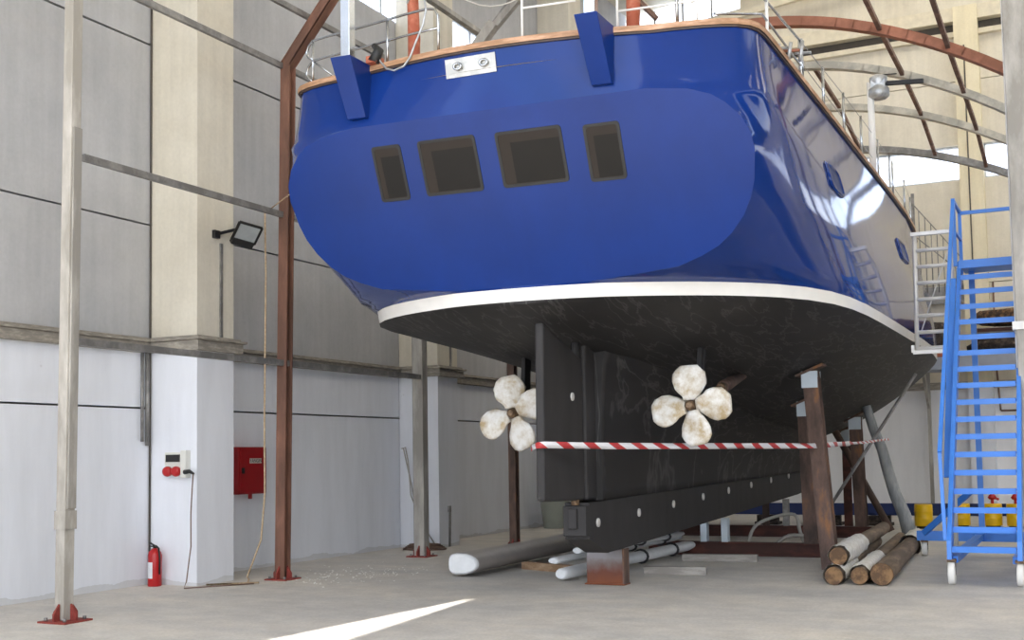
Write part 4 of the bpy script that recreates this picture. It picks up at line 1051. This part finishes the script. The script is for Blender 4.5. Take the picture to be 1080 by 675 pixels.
bpy.data.objects.remove(fo); fo = bpy.data.objects.new('lettering', me); C.objects.link(fo); fo.parent = door; fo.location = -wpos(door)
b = MB(); b.box(-10.56, -10.53, 12.99, 13.03, 1.36, 1.44); b.build('latch', 'black_pl', door)
b = MB(); b.tube([(-10.66, 13.3, 1.07), (-10.66, 13.3, 1.0)], .03, 8); b.build('pipe_stub', 'redbox', t)
# floodlight
fl_ = thing('floodlight', 'grey wall floodlight tilted downwards on the side of the near column', 'floodlight', (-9.9, 12.0, 4.4))
c0 = Vector((-9.74, 12.1, 4.5)); nrm = Vector((.62, -.4, -.62)).normalized(); rt = Vector((.25, .95, .0)).normalized(); rt = (rt-nrm*rt.dot(nrm)).normalized(); upv = nrm.cross(rt).normalized()
if upv.z < 0: upv = -upv
def fp(a, c, d_): return c0+rt*a+upv*c+nrm*d_
b = MB(); W, H_ = .15, .12
rings = []
for d_, k in ((0, 1), (-.05, .98), (-.12, .75), (-.17, .45), (-.19, .2)):
    rings.append([b.bm.verts.new(fp(W*k*math.copysign(abs(math.cos(a))**.5, math.cos(a)), H_*k*math.copysign(abs(math.sin(a))**.5, math.sin(a)), d_)) for a in [2*PI*q/20 for q in range(20)]])
for P, Q in zip(rings, rings[1:]):
    for q in range(20): b.face([P[q], P[(q+1) % 20], Q[(q+1) % 20], Q[q]], 0, True)
b.face(rings[-1]); b.mats = ['x']; b.build('reflector_housing', 'galv', fl_)
b = MB(); P = [fp(W*1.06*sx, H_*1.08*sy_, .0) for sx, sy_ in ((-1, -1), (1, -1), (1, 1), (-1, 1))]
for p, q in zip(P, P[1:]+P[:1]): b.bar(p, q, .03, .025, up=nrm)
b.bar(fp(-W, -H_*1.25, -.02), fp(W, -H_*1.25, -.02), .09, .08, up=nrm); b.build('front_frame', 'black_pl', fl_)
b = MB(); b.face([b.bm.verts.new(fp(W*sx, H_*sy_, .004)) for sx, sy_ in ((-1, -1), (1, -1), (1, 1), (-1, 1))]); b.mats = ['x']; b.build('front_glass', 'lampglass', fl_)
b = MB(); b.bar((-9.98, 11.75, 4.45), c0-nrm*.15, .05, .04); b.box(-9.98, -9.93, 11.7, 11.8, 4.4, 4.5); b.build('wall_bracket', 'frame', fl_)
# ropes and leads along the left wall
b = MB(); b.tube([(-9.7, 12.42, 4.82), (-9.75, 12.5, 4.0), (-9.78, 12.5, 2.0), (-9.76, 12.48, 1.1), (-9.8, 12.45, .5), (-9.95, 12.35, .02), (-9.8, 12.2, .015), (-9.5, 11.8, .015), (-9.9, 11.5, .015), (-9.4, 11.9, .015)], .012, 6)
b.tube([(-9.7, 12.42, 4.82), (-9.2, 12.2, 4.93), (-8.75, 12.0, 5.02), (-8.1, 11.5, 4.98)], .008, 6)
tag(b.build('hanging_rope', 'rope'), 'thin pale rope hanging down past the floodlight and fire cabinet to the floor', 'rope')
b = MB(); b.tube([(-10.6, 17.3, 1.7), (-10.5, 17.25, 1.72), (-10.45, 17.25, 1.5), (-10.4, 17.25, .9), (-10.2, 17.3, .4), (-10.0, 17.4, .03)], .012, 6); b.tube([(-10.6, 17.35, 1.7), (-10.42, 17.3, 1.1), (-10.3, 17.3, .5), (-10.1, 17.4, .03)], .012, 6)
tag(b.build('hanging_lead', 'hose'), 'grey lead hanging down the wall left of the middle column', 'cable')
b = MB()
for k in range(4):
    r = .32-.03*k; b.tube([(-10.05+r*1.2*math.cos(a), 17.1+r*.9*math.sin(a), .02+.022*k) for a in [2*PI*q/24 for q in range(24)]], .012, 5, closed=True)
tag(b.build('coiled_cable', 'cable'), 'brown cable coiled on the floor at the foot of the middle column', 'cable')
b = MB(); b.tube([(-9.97, 17.8, .0), (-9.96, 17.8, .62)], .01, 6); b.box(-9.98, -9.94, 17.77, 17.83, .6, .7); b.tube([(-9.97, 17.84, .0), (-9.96, 17.84, .6)], .008, 6)
tag(b.build('earthing_rod', 'bar'), 'small grey earthing lead clipped low on the side of the middle column', 'rod')
# chips on the floor near the brown post (uncountable)
b = MB(); random.seed(21)
for k in range(170):
    x = random.gauss(-8.9, .45); y = random.gauss(13.2, .6)
    if x < -10.4: continue
    s = random.uniform(.004, .012); a = random.random()*PI
    b.hexa([(x+s*math.cos(a+q*PI/2), y+s*math.sin(a+q*PI/2), z_) for z_ in (0.0, s*.5) for q in range(4)])
b.mats = ['x']; tag(b.build('chips', 'rubble'), 'scatter of small white chips on the floor right of the brown post', 'debris', kind='stuff')

# the transom stands very slightly off square: port quarter a little further aft than starboard
def off_square(o, base):
    for ch in o.children:
        p = base+Vector(ch.location)
        if ch.type == 'MESH':
            for v in ch.data.vertices:
                x, y = v.co.x+p.x, v.co.y+p.y
                v.co.y += .07*(x-BX)*max(0, min(1, 1-(y-12)/6))
        off_square(ch, p)
off_square(yacht, Vector(yacht.location))
# ------------------------------------------------------------------ light
w = bpy.data.worlds.new('world'); SC.world = w; w.use_nodes = True
nt = w.node_tree; bg = nt.nodes['Background']
tc = nt.nodes.new('ShaderNodeTexCoord'); ns = nt.nodes.new('ShaderNodeTexNoise'); ns.inputs['Scale'].default_value = 2.2; ns.inputs['Detail'].default_value = 5
nt.links.new(tc.outputs['Generated'], ns.inputs['Vector']); cr = nt.nodes.new('ShaderNodeValToRGB')
cr.color_ramp.elements[0].position = .38; cr.color_ramp.elements[0].color = (.62, .76, 1, 1); cr.color_ramp.elements[1].position = .62; cr.color_ramp.elements[1].color = (1, .99, .97, 1)
nt.links.new(ns.outputs['Fac'], cr.inputs['Fac']); nt.links.new(cr.outputs[0], bg.inputs['Color']); bg.inputs['Strength'].default_value = 2.2
sl = bpy.data.lights.new('sun', 'SUN'); sl.energy = 9; sl.angle = math.radians(.5); sl.color = (1, .96, .9)
so = bpy.data.objects.new('sun', sl); C.objects.link(so); so.rotation_euler = SUN.to_track_quat('Z', 'Y').to_euler(); so.location = (5, -5, 30)

SC.view_settings.view_transform = 'Standard'; SC.view_settings.look = 'None'; SC.view_settings.gamma = 1
SC.view_settings.use_curve_mapping = False; SC.view_settings.exposure = .9
SC.cycles.max_bounces = 8; SC.cycles.diffuse_bounces = 5; SC.cycles.glossy_bounces = 4; SC.cycles.transparent_max_bounces = 12
SC.cycles.use_denoising = True; SC.cycles.sample_clamp_indirect = 8
